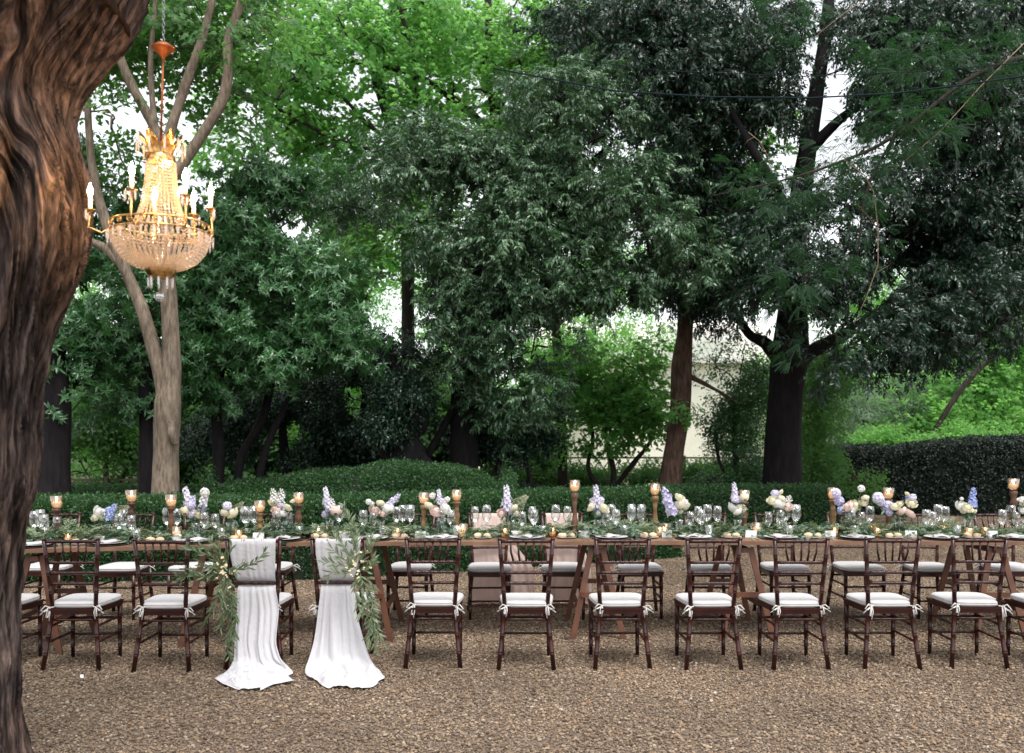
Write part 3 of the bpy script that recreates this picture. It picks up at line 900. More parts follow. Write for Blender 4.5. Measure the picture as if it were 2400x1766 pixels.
tree('maple_tree', 'bright green maple with dark spreading branches against the white sky, top centre', 'tree', None, [
    ('trunk', [(900, 1080, 20, 17), (895, 800, 20, 15), (890, 380, 20, 13), (863, 300, 20, 12), (825, 172, 20, 11), (808, 80, 20, 9), (783, -20, 20, 8)]),
    ('limb', [(1077, 404, 20, 16), (1092, 317, 20, 14), (1080, 180, 20, 12), (1073, 80, 20, 9), (1070, -20, 20, 7)]),
    ('limb', [(985, 700, 20, 16), (1060, 500, 20, 16), (1077, 404, 20, 16)]),
    ('limb', [(1090, 300, 20, 9), (989, 214, 20, 9), (894, 158, 20, 7), (759, 135, 20, 5), (660, 147, 20, 3)]),
    ('limb', [(868, 320, 20, 6), (799, 266, 20, 4.5), (743, 210, 20, 4), (652, 182, 20, 2.5)]),
    ('limb', [(860, 340, 19.5, 5), (724, 301, 19.5, 4.5), (625, 246, 19.5, 4), (569, 241, 19.5, 2.5)]),
    ('limb', [(910, 270, 20, 6), (905, 130, 20, 5), (870, 0, 20, 4)]),
    ('limb', [(985, 560, 20.5, 10), (950, 500, 20.5, 9), (905, 400, 20.5, 8), (890, 340, 20.5, 8)]),
], bark_mid, [(720, 90, 20, 200, 110, 2.2), (950, 70, 21, 200, 110, 2.2), (600, 190, 19.5, 110, 90, 1.6), (840, 260, 20.5, 200, 90, 1.8), (1100, 190, 20, 120, 130, 1.8), (660, 330, 20.5, 120, 90, 1.6), (780, 450, 21, 90, 100, 1.6), (1180, 60, 20, 90, 80, 1.5), (520, 320, 21, 60, 60, 1.2)],
    'maple', bright_l, 250, 14, .85, 1.15, .25, holes=[(880, 640, 40, 50), (845, 540, 25, 60), (940, 560, 25, 40), (560, 250, 40, 60), (590, 60, 40, 40), (1260, 95, 40, 40)], seed=41, br=.02)

tree('field_maple', 'slender mid green maple between the bright maple and the dark oak', 'tree', None, [
    ('trunk', [(1235, 1100, 18.5, 11), (1230, 900, 18.5, 10), (1215, 600, 18.5, 9), (1225, 300, 18.5, 8), (1240, 60, 18.5, 6), (1245, -60, 18.5, 4)]),
    ('limb', [(1218, 560, 18.5, 6), (1150, 440, 18.4, 5), (1080, 360, 18.3, 3)]),
    ('limb', [(1222, 380, 18.5, 6), (1330, 240, 18.6, 5), (1420, 140, 18.7, 3)]),
], bark_mid, [(1250, 130, 18.5, 110, 110, 1.3), (1130, 330, 18.5, 120, 90, 1.2), (920, 480, 18.5, 100, 80, 1.2), (1370, 60, 18.5, 110, 70, 1.2), (1440, 400, 18.5, 90, 90, 1.2), (1560, 300, 18.8, 110, 80, 1.2), (780, 560, 18.5, 80, 80, 1), (1000, 560, 18.5, 90, 70, 1), (1600, 480, 18.8, 110, 60, 1)],
    'maple', maple_l, 165, 14, .65, 1.15, .25, holes=[(880, 640, 30, 40), (845, 540, 18, 40), (940, 560, 18, 30)], seed=43, br=.016)

tree('holm_oak', 'grey green holm oak with drooping leaves filling the middle of the wood', 'tree', None, [
    ('trunk', [(1018, 1080, 14.8, 33), (1018, 960, 14.8, 32), (1020, 880, 14.8, 31), (1030, 700, 14.8, 26), (1060, 520, 14.8, 20), (1090, 380, 14.8, 12)]),
    ('limb', [(1025, 740, 14.8, 16), (1150, 640, 14.6, 12), (1290, 600, 14.4, 9), (1440, 560, 14.3, 5)]),
    ('limb', [(1050, 560, 14.8, 14), (1200, 440, 14.6, 10), (1340, 320, 14.4, 7)]),
    ('limb', [(992, 900, 14.6, 9), (965, 950, 14.6, 8), (938, 1000, 14.6, 8), (925, 1060, 14.6, 8)]),
], bark_dark, [(930, 350, 14.2, 110, 70, 1), (1090, 400, 14, 130, 100, 1.2), (1260, 300, 14, 130, 120, 1.2), (1330, 440, 14, 160, 100, 1.2), (1100, 540, 13.9, 200, 80, 1.1), (1400, 560, 13.9, 140, 110, 1), (1000, 650, 14, 120, 90, .9), (1170, 680, 13.8, 140, 90, .9), (1100, 800, 13.9, 110, 80, .8), (1140, 870, 14.2, 60, 50, .7), (780, 430, 15, 80, 60, .9), (1330, 640, 14, 90, 50, .7), (1230, 200, 14, 80, 60, .8)],
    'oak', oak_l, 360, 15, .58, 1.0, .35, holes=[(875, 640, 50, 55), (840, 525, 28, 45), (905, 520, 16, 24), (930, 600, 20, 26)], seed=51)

tree('dark_oak', 'huge dark oak on the right with a thick black trunk flaring at its foot', 'tree', None, [
    ('trunk', [(1714, 1110, 15.6, 50), (1716, 1060, 15.6, 42), (1718, 960, 15.6, 38), (1724, 860, 15.6, 36), (1732, 780, 15.6, 40), (1736, 720, 15.6, 34), (1742, 600, 15.6, 28), (1760, 400, 15.6, 22), (1790, 200, 15.6, 17), (1812, 60, 15.6, 14), (1820, -60, 15.6, 10)]),
    ('limb', [(1712, 800, 15.6, 16), (1680, 755, 15.6, 13), (1640, 730, 15.6, 10), (1600, 660, 15.6, 7), (1560, 560, 15.6, 5)]),
    ('limb', [(1752, 800, 15.6, 18), (1790, 765, 15.6, 15), (1850, 735, 15.6, 13), (1960, 660, 15.6, 11), (2080, 540, 15.6, 8), (2200, 420, 15.6, 5)]),
    ('limb', [(1775, 330, 15.6, 14), (1850, 255, 15.6, 9), (1950, 190, 15.6, 8), (2080, 90, 15.6, 5)]),
    ('limb', [(1750, 500, 15.6, 12), (1680, 380, 14.2, 10), (1600, 240, 14.2, 7), (1540, 120, 14.2, 5)]),
    ('limb', [(1900, 700, 15.6, 8), (1990, 720, 13.8, 6), (2080, 720, 13.6, 4)]),
], bark_dark, [(1590, 620, 15.6, 100, 110, 1), (1760, 590, 13.8, 130, 110, 1.1), (1910, 770, 13.6, 100, 60, .8), (2030, 700, 13.8, 130, 90, 1), (2150, 480, 15.6, 130, 170, 1.3), (1950, 430, 14.3, 110, 110, 1.1), (2100, 200, 14.3, 150, 170, 1.4), (1900, 100, 14.6, 70, 120, 1.2), (1590, 100, 14.8, 130, 110, 1.4), (1480, 60, 15, 100, 90, 1.2), (1640, 230, 15, 110, 70, 1), (1480, 250, 14.8, 80, 90, 1), (1700, 450, 14.3, 100, 70, .9), (2190, 640, 13.8, 90, 100, 1), (1960, 560, 15.6, 110, 100, 1), (1440, 160, 14.8, 70, 90, 1), (2200, 60, 15.6, 80, 100, 1), (1330, 50, 15.5, 90, 70, 1.2), (1400, 130, 15.5, 80, 60, 1), (1960, 30, 15.5, 90, 60, 1.2), (2050, 60, 15.5, 90, 60, 1.2), (1480, 400, 15.2, 90, 60, 1), (1550, 300, 15.6, 60, 60, .8), (1260, 40, 16, 90, 60, 1), (1690, 60, 15.6, 70, 80, 1)],
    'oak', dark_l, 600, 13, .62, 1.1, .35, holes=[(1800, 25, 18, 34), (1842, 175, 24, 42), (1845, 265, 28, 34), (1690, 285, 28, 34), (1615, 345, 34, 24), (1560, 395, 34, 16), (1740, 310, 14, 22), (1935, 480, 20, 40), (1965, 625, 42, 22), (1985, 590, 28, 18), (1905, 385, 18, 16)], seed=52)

tree('sidelit_oak', 'dark evergreen oak whose leaves fill the right edge behind the bare twigs', 'tree', None, [
    ('trunk', [(2330, 1100, 15, 34), (2320, 700, 15, 26), (2290, 300, 15, 18), (2250, 0, 15, 10)]),
    ('limb', [(2325, 800, 15, 14), (2240, 660, 14.8, 9), (2160, 580, 14.6, 5)]),
    ('limb', [(2310, 560, 15, 12), (2200, 400, 14.8, 8), (2110, 320, 14.6, 5)]),
], bark_dark, [(2170, 340, 15.2, 120, 160, 1.1), (2220, 580, 14.8, 80, 130, 1.1), (2080, 620, 15, 90, 90, .9), (2200, 100, 15.2, 100, 120, 1.1), (1990, 250, 15.4, 80, 80, .9), (2060, 470, 15, 70, 70, .9)],
    'oak', dark_l, 190, 14, .6, 1.1, .35, seed=54)

tree('brown_tree', 'slim reddish brown trunk standing before the pale house, between two oaks', 'tree', None, [
    ('trunk', [(1464, 1110, 16, 31), (1470, 1050, 16, 25), (1478, 980, 16, 22), (1488, 900, 16, 23), (1494, 820, 16, 22), (1500, 740, 16, 19), (1506, 640, 16, 16), (1520, 480, 16, 13), (1540, 300, 16, 10)]),
    ('limb', [(1500, 820, 16, 7), (1560, 850, 16, 4), (1620, 885, 15.9, 2)]),
], bark_brown, [(1500, 560, 16, 80, 80, .8), (1560, 420, 16.2, 90, 80, .9), (1500, 600, 15.6, 60, 50, .5)], 'oak', oak_l, 70, 24, .36, 1.1, .5, seed=61)

tree('maple_sapling', 'fresh green maple sapling with several thin stems before the pale house', 'tree', None, [
    ('trunk', [(1330, 1110, 17.5, 7), (1345, 1040, 17.5, 6), (1330, 960, 17.5, 5), (1320, 860, 17.5, 4)]),
    ('stem', [(1335, 1090, 17.5, 6), (1290, 1030, 17.5, 5), (1300, 960, 17.5, 4), (1280, 880, 17.5, 3)]),
    ('stem', [(1340, 1080, 17.6, 6), (1385, 1020, 17.6, 5), (1430, 960, 17.6, 4), (1440, 880, 17.6, 3)]),
], bark_mid, [(1320, 790, 17.5, 90, 60, .8), (1250, 850, 17.5, 50, 60, .6), (1410, 770, 17.6, 50, 30, .6), (1340, 880, 17.4, 100, 50, .8), (1400, 900, 17, 90, 50, .7), (1290, 960, 17.5, 70, 40, .6), (1480, 920, 15.5, 42, 42, .35), (1400, 830, 17.5, 60, 50, .6)],
    'maple', bright_l, 92, 14, .36, .8, .2, seed=62)
tree('elder_shrub', 'leafy elder shrub close to the trellis, left of the black oak trunk', 'shrub', None, [
    ('trunk', [(1620, 1110, 17, 7), (1612, 1000, 17, 6), (1610, 880, 17, 4)]),
    ('stem', [(1625, 1100, 17, 5), (1580, 1020, 17, 4), (1570, 960, 17, 3)]),
], bark_mid, [(1640, 850, 17, 50, 100, .7), (1575, 800, 17.3, 40, 30, .4), (1585, 930, 17.2, 34, 60, .4), (1625, 980, 17, 50, 60, .6), (1650, 1040, 16.8, 40, 40, .5), (1580, 1060, 18, 50, 16, .5)], 'bush', laurel_l, 80, 16, .3, .8, .3, seed=63)
tree('ivy_clad_tree', 'tree covered in dark ivy directly behind the black oak trunk', 'tree', None, [
    ('trunk', [(1800, 1110, 18.5, 15), (1795, 900, 18.5, 13), (1800, 760, 18.5, 10)]),
], bark_brown, [(1790, 900, 18, 40, 90, .6), (1780, 1010, 18, 50, 60, .6), (1830, 800, 18.4, 60, 60, .7), (1860, 1060, 18, 60, 30, .6)], 'bush', maple_l, 75, 22, .32, .9, .3, seed=64)
tree('willowy_tree', 'silvery grey green tree glimpsed right of the black oak trunk', 'tree', None, [
    ('trunk', [(1900, 1100, 23, 10), (1900, 960, 23, 8), (1890, 860, 23, 6)]),
], bark_mid, [(1890, 900, 23, 60, 60, 1.1), (1870, 990, 23, 50, 50, 1), (1930, 870, 23.5, 60, 40, 1)], 'fringe', grey_l, 70, 24, .45, 1.6, .2, seed=65, br=.02)
tree('hazel_tree', 'sunlit yellow green hazel beyond the dark hedge at the right edge', 'tree', None, [
    ('trunk', [(2120, 1090, 25, 9), (2110, 980, 25, 8), (2060, 900, 25, 6), (2040, 830, 25, 4)]),
    ('limb', [(2040, 960, 22, 5), (2110, 850, 22, 6), (2180, 780, 22, 7), (2260, 730, 22, 8), (2350, 690, 22, 9)]),
], bark_mid, [(2080, 870, 25, 120, 70, 2), (2200, 800, 25.5, 90, 70, 2), (1990, 930, 24, 70, 60, 1.5), (2190, 930, 25, 90, 60, 1.8), (2220, 700, 25, 60, 60, 1.6), (2060, 970, 23, 120, 40, 1.4)],
    'maple', bright_l, 170, 20, .95, 1.05, .25, seed=66, br=.02)
tree('privet_shrub', 'bushy green privet in front of the hazel, above the black hedge', 'shrub', None, [
    ('trunk', [(1990, 1110, 20.5, 6), (1985, 1040, 20.5, 5), (1980, 980, 20.5, 4)]),
    ('stem', [(2010, 1100, 20.5, 5), (2060, 1020, 20.5, 4)]),
], bark_mid, [(1960, 985, 20.9, 80, 45, .7), (2060, 980, 20.9, 90, 40, .7), (1900, 1030, 20.9, 50, 22, .6), (2160, 990, 21, 80, 40, .9)], 'bush', bright_l, 95, 24, .4, 1.15, .3, seed=67)

# understorey on the left and in the middle
tree('thicket_shrub', 'dim leafy shrub between the great trunk and the forked tree', 'shrub', None, [
    ('trunk', [(235, 1110, 16.5, 6), (230, 1000, 16.5, 5), (215, 920, 16.5, 4)]),
    ('stem', [(245, 1100, 16.5, 5), (290, 1000, 16.5, 4)]),
], bark_mid, [(200, 940, 16.5, 100, 60, 1), (270, 1000, 16.8, 90, 50, .9), (170, 1030, 17, 80, 40, .9), (250, 860, 17, 110, 50, 1)], 'bush', maple_l, 110, 22, .38, 1.1, .3, seed=71)
tree('yew_tree', 'dark yew with low shadowy foliage left of the clipped mound', 'tree', None, [
    ('trunk', [(635, 1100, 15.4, 12), (625, 1000, 15.4, 11), (620, 920, 15.4, 8), (640, 820, 15.4, 6)]),
    ('stem', [(770, 1080, 15.5, 8), (790, 960, 15.5, 8), (800, 860, 15.5, 6)]),
], bark_dark, [(600, 890, 15.6, 120, 50, .8), (740, 870, 15.4, 130, 60, .9), (700, 960, 15.8, 130, 50, .8), (850, 800, 15.4, 90, 60, .8), (500, 950, 16, 90, 60, .8), (860, 900, 15.8, 80, 50, .7), (780, 1010, 16, 90, 40, .7)],
    'bush', dark_l, 210, 24, .32, .85, .35, seed=72)
tree('lime_tree', 'pale green lime seen through the gaps low behind the magnolia', 'tree', None, [
    ('trunk', [(430, 1110, 19, 8), (428, 980, 19, 7), (430, 860, 19, 5)]),
], bark_mid, [(420, 960, 19, 90, 70, 1.2), (430, 1040, 19, 90, 40, 1), (540, 1030, 19.5, 90, 50, 1.1), (400, 860, 19.5, 100, 60, 1.2)], 'maple', maple_l, 95, 22, .5, 1.4, .3, seed=73)
tree('hornbeam', 'spring green hornbeam behind the mound, left of the holm oak trunk', 'tree', None, [
    ('trunk', [(700, 1110, 19, 8), (705, 980, 19, 7), (712, 860, 19, 5)]),
], bark_mid, [(700, 1000, 19, 100, 60, 1.1), (830, 950, 19, 90, 60, 1.1), (930, 900, 19.4, 80, 70, 1.1), (960, 980, 19.2, 90, 40, 1), (620, 960, 19.2, 60, 60, 1)], 'maple', maple_l, 110, 22, .5, 1.35, .3, seed=74)
tree('young_elm', 'bushy young elm right of the holm oak trunk, over the end of the mound', 'tree', None, [
    ('trunk', [(1092, 1100, 15.8, 9), (1095, 1020, 15.8, 8), (1100, 920, 15.8, 6)]),
    ('stem', [(1170, 1090, 16.5, 5), (1150, 1000, 16.5, 5), (1130, 930, 16.5, 4)]),
], bark_mid, [(1130, 930, 15.8, 90, 50, .8), (1150, 985, 16, 45, 20, .5), (1060, 960, 16, 60, 40, .7)], 'bush', dark_l, 85, 22, .32, .95, .35, seed=75)
tree('rose_thicket', 'low rambling green bush growing through the trellis by the pale meadow', 'shrub', None, [
    ('trunk', [(1190, 1115, 19.3, 4), (1185, 1060, 19.3, 3)]), ('stem', [(1200, 1115, 19.3, 3), (1240, 1060, 19.3, 3)]),
], bark_mid, [(1150, 1045, 19.6, 80, 24, .5), (1270, 1050, 19.6, 80, 22, .5), (1400, 1052, 19.6, 90, 22, .4), (1570, 1045, 19.6, 90, 26, .4), (1190, 1000, 19.8, 40, 24, .4)], 'bush', maple_l, 150, 18, .3, .9, .3, seed=76)
# left dark trunk close to the great tree
tree('shadowed_stump_tree', 'wide shadowy trunk half hidden behind the great furrowed trunk', 'tree', None, [
    ('trunk', [(118, 1160, 12.2, 40), (118, 1080, 12.2, 36), (120, 1000, 12.2, 33), (122, 900, 12.2, 30), (118, 760, 12.3, 26), (110, 560, 12.4, 20)]),
    ('limb', [(120, 900, 12.2, 12), (170, 830, 12.6, 8), (210, 790, 12.8, 5)]),
], bark_dark, [(130, 780, 12.6, 50, 90, .7), (150, 640, 13, 60, 90, .7), (150, 440, 14, 60, 110, .9)], 'laurel', laurel_l, 55, 18, .34, .95, .1, seed=77)
# gnarled twisted bole on the mound
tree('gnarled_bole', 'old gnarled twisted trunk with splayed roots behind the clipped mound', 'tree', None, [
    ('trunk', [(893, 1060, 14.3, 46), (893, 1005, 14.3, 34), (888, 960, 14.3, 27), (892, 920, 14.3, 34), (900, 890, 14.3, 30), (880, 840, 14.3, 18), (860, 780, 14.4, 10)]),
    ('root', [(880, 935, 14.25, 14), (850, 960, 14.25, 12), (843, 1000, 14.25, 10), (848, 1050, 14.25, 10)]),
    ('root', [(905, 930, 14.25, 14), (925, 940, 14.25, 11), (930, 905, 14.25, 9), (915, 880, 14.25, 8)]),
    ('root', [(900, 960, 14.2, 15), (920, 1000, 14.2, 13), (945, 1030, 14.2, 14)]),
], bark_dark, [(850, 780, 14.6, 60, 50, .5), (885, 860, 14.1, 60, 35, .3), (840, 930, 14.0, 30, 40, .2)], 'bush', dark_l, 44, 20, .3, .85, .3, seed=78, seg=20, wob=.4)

# nearer overhanging locust boughs at the upper right (its trunk stands outside the picture)
tree('locust_tree', 'feathery locust boughs reaching in from the upper right edge', 'tree', None, [
    ('trunk', [(2560, 1500, 9.5, 40), (2540, 900, 9.5, 34), (2500, 300, 9.5, 26), (2440, -100, 9.5, 18)]),
    ('limb', [(2510, 380, 9.5, 10), (2330, 140, 9.5, 7), (2150, 160, 9.4, 5), (1960, 300, 9.2, 4), (1830, 360, 9, 3.2), (1700, 400, 8.9, 2), (1560, 430, 8.8, 1.2)]),
    ('limb', [(2480, 100, 9.5, 8), (2300, 0, 9.5, 5), (2100, -60, 9.5, 3), (1800, -40, 9.4, 2)]),
    ('limb', [(1960, 300, 9.2, 3), (1900, 420, 9.1, 2.4), (1880, 560, 9, 1.6)]),
], bark_mid, [(1830, 400, 9, 130, 60, .5), (1650, 430, 8.9, 110, 40, .4), (2000, 300, 9.2, 120, 60, .5), (2150, 170, 9.4, 110, 60, .5), (1880, 500, 9, 80, 60, .4), (1760, 590, 9, 50, 90, .35), (1700, 30, 9.4, 70, 45, .4), (1980, 120, 9.3, 100, 60, .4), (1830, 740, 9.1, 50, 30, .25), (2210, 60, 9.4, 60, 60, .4)],
    'locust', locust_l, 85, 10, .36, .66, .25, seed=81, br=.004)

# bare tan twigs
def twig(label, pts, d, r=.006, side=()):
    r *= .62
    o0 = D(*pts[0], d)
    root = empty('bare_twig', label, 'twig', tuple(o0))
    mb = MB()
    P3 = [D(x, y, d) - o0 for x, y in pts]
    mb.tube(P3, [r * (1 - .6 * i / len(P3)) for i in range(len(P3))], 6)
    for a, b, c in side:
        mb.tube([D(*a, d) - o0, D(*b, d) - o0, D(*c, d) - o0], [r * .5, r * .4, r * .2], 5)
    mb.build('stem', twig_m, root)
twig('long tan twig hanging in a curve before the black oak, lowest of the bare twigs', [(1850, 350), (1895, 385), (1915, 420), (1925, 500), (1925, 580), (1900, 650), (1872, 712)], 9.0, .011, [((1925, 505), (1900, 470), (1870, 440)), ((1918, 600), (1935, 590), (1950, 582))])
twig('thin straight tan twig slanting down from the upper right corner', [(2245, 95), (2150, 190), (2060, 290), (2000, 340), (1960, 372)], 9.1, .008)
twig('short bent tan twig high up before the white sky gap', [(1895, 0), (1850, 30), (1800, 70), (1775, 95)], 9.0, .007)
twig('small forked tan twig left of the feathery boughs', [(1640, 290), (1665, 310), (1685, 345), (1690, 380)], 9.0, .007, [((1655, 300), (1640, 308), (1632, 318))])
# cables of the light strings
def cable(label, pts, d, r):
    mb = MB(); a = D(*pts[0], d)
    mb.tube([D(x, y, d) - a for x, y in pts], r, 6, 0, False)
    o = mb.build('overhead_cable', wire_m); o.location = a
    tag(o, label, 'cable', 'cables strung between the trees')
cable('thicker dark cable sagging across the upper right, lower one', [(1080, 150), (1350, 200), (1560, 213), (1780, 215), (1960, 205), (2100, 188), (2330, 155)], 8.6, .0075)
cable('thin dark cable running above the thicker sagging one', [(1180, 120), (1450, 155), (1750, 168), (2000, 158), (2350, 130)], 8.8, .004)
cable('thin slanting dark cable near the right edge', [(1950, 240), (2100, 212), (2350, 160)], 8.4, .0035)

# far woods closing the view
def far_woods():
    r = np.random.default_rng(99)
    regs = [(150, 900, 32, 160, 110, 2), (420, 880, 33, 160, 120, 2), (700, 850, 33, 170, 120, 2), (960, 850, 32, 130, 130, 2), (1180, 830, 34, 110, 90, 2), (1320, 740, 31, 110, 26, 1.2), 
            (150, 640, 31, 100, 130, 2), (450, 600, 34, 160, 100, 2), (720, 620, 34, 130, 90, 2), (1050, 640, 34, 110, 110, 2), (1300, 600, 34, 160, 70, 2), (860, 560, 30, 60, 60, 1.5), (1560, 600, 35, 120, 70, 2),
            (1800, 860, 34, 130, 110, 2), (2020, 900, 34, 160, 90, 2), (2230, 850, 33, 120, 140, 2), (1760, 990, 33, 70, 60, 2), (1900, 640, 36, 120, 60, 2), (2150, 1000, 30, 200, 60, 2)]
    C, pos, rot, s = crown_points(regs, 620, 32, r, 1.1, 1.7, .3)
    key, sp = sprigs('bush', bright_l)
    o = scatter('far_woods', key, sp, pos, rot, s, bright_l)
    tag(o, 'bright green distant woods closing the view behind everything', 'woods')
far_woods()

# ================================================================ PALE HOUSE
hr = empty('pale_house', 'pale cream house with a light tiled roof seen through the trees', 'house', (7.3, 36, 0))
wall_m = simple('cream_render', (.88, .83, .78), .9, noise=.08, nscale=3, bump=.3, bscale=20)
roof_m = simple('pale_roof_tile', (.80, .76, .73), .85, col2=(.74, .69, .65), nscale=2)
def hx(px): return (px * K - 1200) * 36 / FPX
mb = MB(); x0, x1 = hx(1180) - 7.3, hx(1720) - 7.3
zt = D(0, 798, 36).z
mb.box(((x0 + x1) / 2, 4, zt / 2), ((x1 - x0) / 2, 4, zt / 2)); mb.build('wall', wall_m, hr)
zr = D(0, 735, 38.5).z
mb = MB()
mb.add([(x0 - .4, -.5, zt - .02), (x1 + .4, -.5, zt - .02), (x1 + .1, 3.5, zr + .5), (x0 - .1, 3.5, zr + .5), (x0 - .4, 8.5, zt - .02), (x1 + .4, 8.5, zt - .02),
        (x0 - .4, -.5, zt + .1), (x1 + .4, -.5, zt + .1), (x1 + .1, 3.5, zr + .65), (x0 - .1, 3.5, zr + .65), (x0 - .4, 8.5, zt + .1), (x1 + .4, 8.5, zt + .1)],
       [(6, 7, 8, 9), (9, 8, 11, 10), (0, 1, 7, 6), (1, 2, 8, 7), (2, 5, 11, 8), (0, 6, 9, 3), (3, 9, 10, 4), (3, 2, 1, 0), (4, 5, 2, 3)])
roof = mb.build('roof', roof_m, hr)
mb = MB()
nr = 46
for i in range(nr):                     # rounded rows of roof tiles running up the slope
    x = x0 - .3 + (x1 - x0 + .6) * (i + .5) / nr
    mb.tube([(x, -.48, zt + .10), (x, 3.45, zr + .64)], .04, 5)
mb.build('tile_rows', roof_m, roof, 'stuff')
# ================================================================ HEDGES
def hedge(name, label, path, w, h, lm, dens, cat='hedge', hfun=None, seed=1, sc=1.0, group=None, rnd=.25, core=None):
    """clipped hedge following path [(x, y)...]: a rough core with leaf sprigs all over its top, face and ends"""
    r = np.random.default_rng(seed)
    pth = [Vector((a, b, 0)) for a, b in path]
    L = [0]
    for i in range(1, len(pth)): L.append(L[-1] + (pth[i] - pth[i - 1]).length)
    T = L[-1]
    def at(s):
        s = min(max(s, 0), T)
        for i in range(1, len(pth)):
            if s <= L[i] + 1e-6:
                t = (s - L[i - 1]) / (L[i] - L[i - 1]); d = (pth[i] - pth[i - 1]).normalized()
                return pth[i - 1].lerp(pth[i], t), Vector((-d.y, d.x, 0))
    hf = hfun or (lambda t: h)
    prof = lambda hh: [(-w / 2, -.03), (-w / 2, hh * .35), (-w / 2, hh * (1 - rnd)), (-w / 2 + w * rnd * .6, hh * .97), (0, hh), (w / 2 - w * rnd * .6, hh * .97), (w / 2, hh * (1 - rnd)), (w / 2, hh * .35), (w / 2, -.03)]
    n = max(8, int(T / .22))
    mb = MB(); vs = []; o = pth[0]
    for i in range(n + 1):
        t = i / n; p, nn = at(t * T); hh = hf(t)
        for j, (a, z) in enumerate(prof(hh)):
            q = p + nn * a; q.z = z
            jn = .04 * float(vnoise(q.x * 3, q.y * 3, q.z * 3))
            vs.append(q + nn * (jn if a >= 0 else -jn) + Vector((0, 0, jn if z > 0 else 0)) - o)
    m = 9; fs = []
    for i in range(n):
        for j in range(m - 1):
            fs.append((i * m + j, (i + 1) * m + j, (i + 1) * m + j + 1, i * m + j + 1))
    fs.append(tuple(range(m))); fs.append(tuple(n * m + k for k in reversed(range(m))))
    mb.add(vs, fs)
    root = empty(name, label, cat, tuple(o), 0, group)
    mb.build('core', core or core_m, root)
    # leaves
    pos = []; rot = []
    area = T * (h * 2 + w) + 2 * w * h
    for k in range(int(area * dens * 1.9)):
        t = r.uniform(0, 1); hh = hf(t); p, nn = at(t * T)
        pr = prof(hh)
        u = r.uniform(0, hh * 2 + w)
        if u < hh: a, z, nx, nz = -w / 2, u, -1, 0
        elif u < hh + w: a = -w / 2 + (u - hh); z = hh * (1 - .10 * rnd * 4 * (abs(a) / (w / 2)) ** 3); nx, nz = (a / w) * .8, 1
        else: a, z, nx, nz = w / 2, u - hh - w, 1, 0
        if nz == 0 and z > hh * (1 - rnd):
            f = (z - hh * (1 - rnd)) / (hh * rnd); a *= 1 - .25 * f * f * rnd * 2; nz = f * .8
        if r.uniform() < 2 * w / (2 * T + 2 * w) * .5:
            p, nn2 = at(0 if r.uniform() < .5 else T)
            a = r.uniform(-w / 2, w / 2); z = r.uniform(0, hh)
        q = p + nn * a; q.z = z
        q = q + nn * (.03 * float(vnoise(q.x * 4, q.y * 4, q.z * 4))) - o
        ndir = nn * nx + Vector((0, 0, nz))
        d = ndir + Vector(r.normal(0, .55, 3)); d.normalize()
        q = q - ndir.normalized() * .005 if ndir.length > .1 else q
        yaw = math.atan2(d.y, d.x); pitch = -math.asin(max(-1, min(1, d.z)))
        pos.append(tuple(q)); rot.append((r.uniform(0, 6.28), pitch, yaw))
    key, sp = sprigs('box', lm)
    scatter('leaves', key, sp, pos, rot, sc * r.uniform(.9, 1.75, len(pos)), lm, root)
    return root

def G(px, d): return ((px - 1200) * d / FPX, d)
hedge('box_hedge', 'long clipped box hedge running directly behind the table', [G(-250, 10.8), G(700, 10.95), G(1000, 11.5), G(1560, 13.0)], .7, .88, box_l, 330, seed=1)
hedge('box_hedge', 'short low box hedge standing further back on the right, before the black oak', [G(1560, 14.5), G(1945, 14.7)], .7, .82, box_l, 300, seed=2)
hedge('box_hedge', 'far low box hedge at the left under the shadowy trunk', [G(80, 14.3), G(500, 14.5)], .8, .82, box_l, 260, seed=3)
def mound_h(t):
    return float(np.interp(t, [0, .08, .35, .62, .8, .92, 1], [.78, .93, 1.08, 1.22, 1.19, 1.02, .78])) + .02 * math.sin(t * 23)
hedge('mounded_hedge', 'tall rounded clipped mound of box rising behind the long hedge', [G(505, 13.4), G(850, 13.2), G(1190, 13.5)], 1.6, 1.15, box_l, 250, hfun=mound_h, seed=4, rnd=.5)
hedge('mounded_hedge', 'low dark tapering hedge trailing off right of the clipped mound', [G(1150, 14.6), G(1420, 15.2)], .8, .8, dbox_l, 260, hfun=lambda t: .95 - .35 * t, seed=5, rnd=.4)
hedge('dark_hedge', 'tall black shaded hedge closing the courtyard at the right', [G(1900, 20.5), G(2120, 20.3), G(2550, 19.5)], 1.2, 1.5, dbox_l, 150, hfun=lambda t: 1.30 + .40 * t + .03 * math.sin(t * 14), seed=6, sc=1.5, rnd=.4)

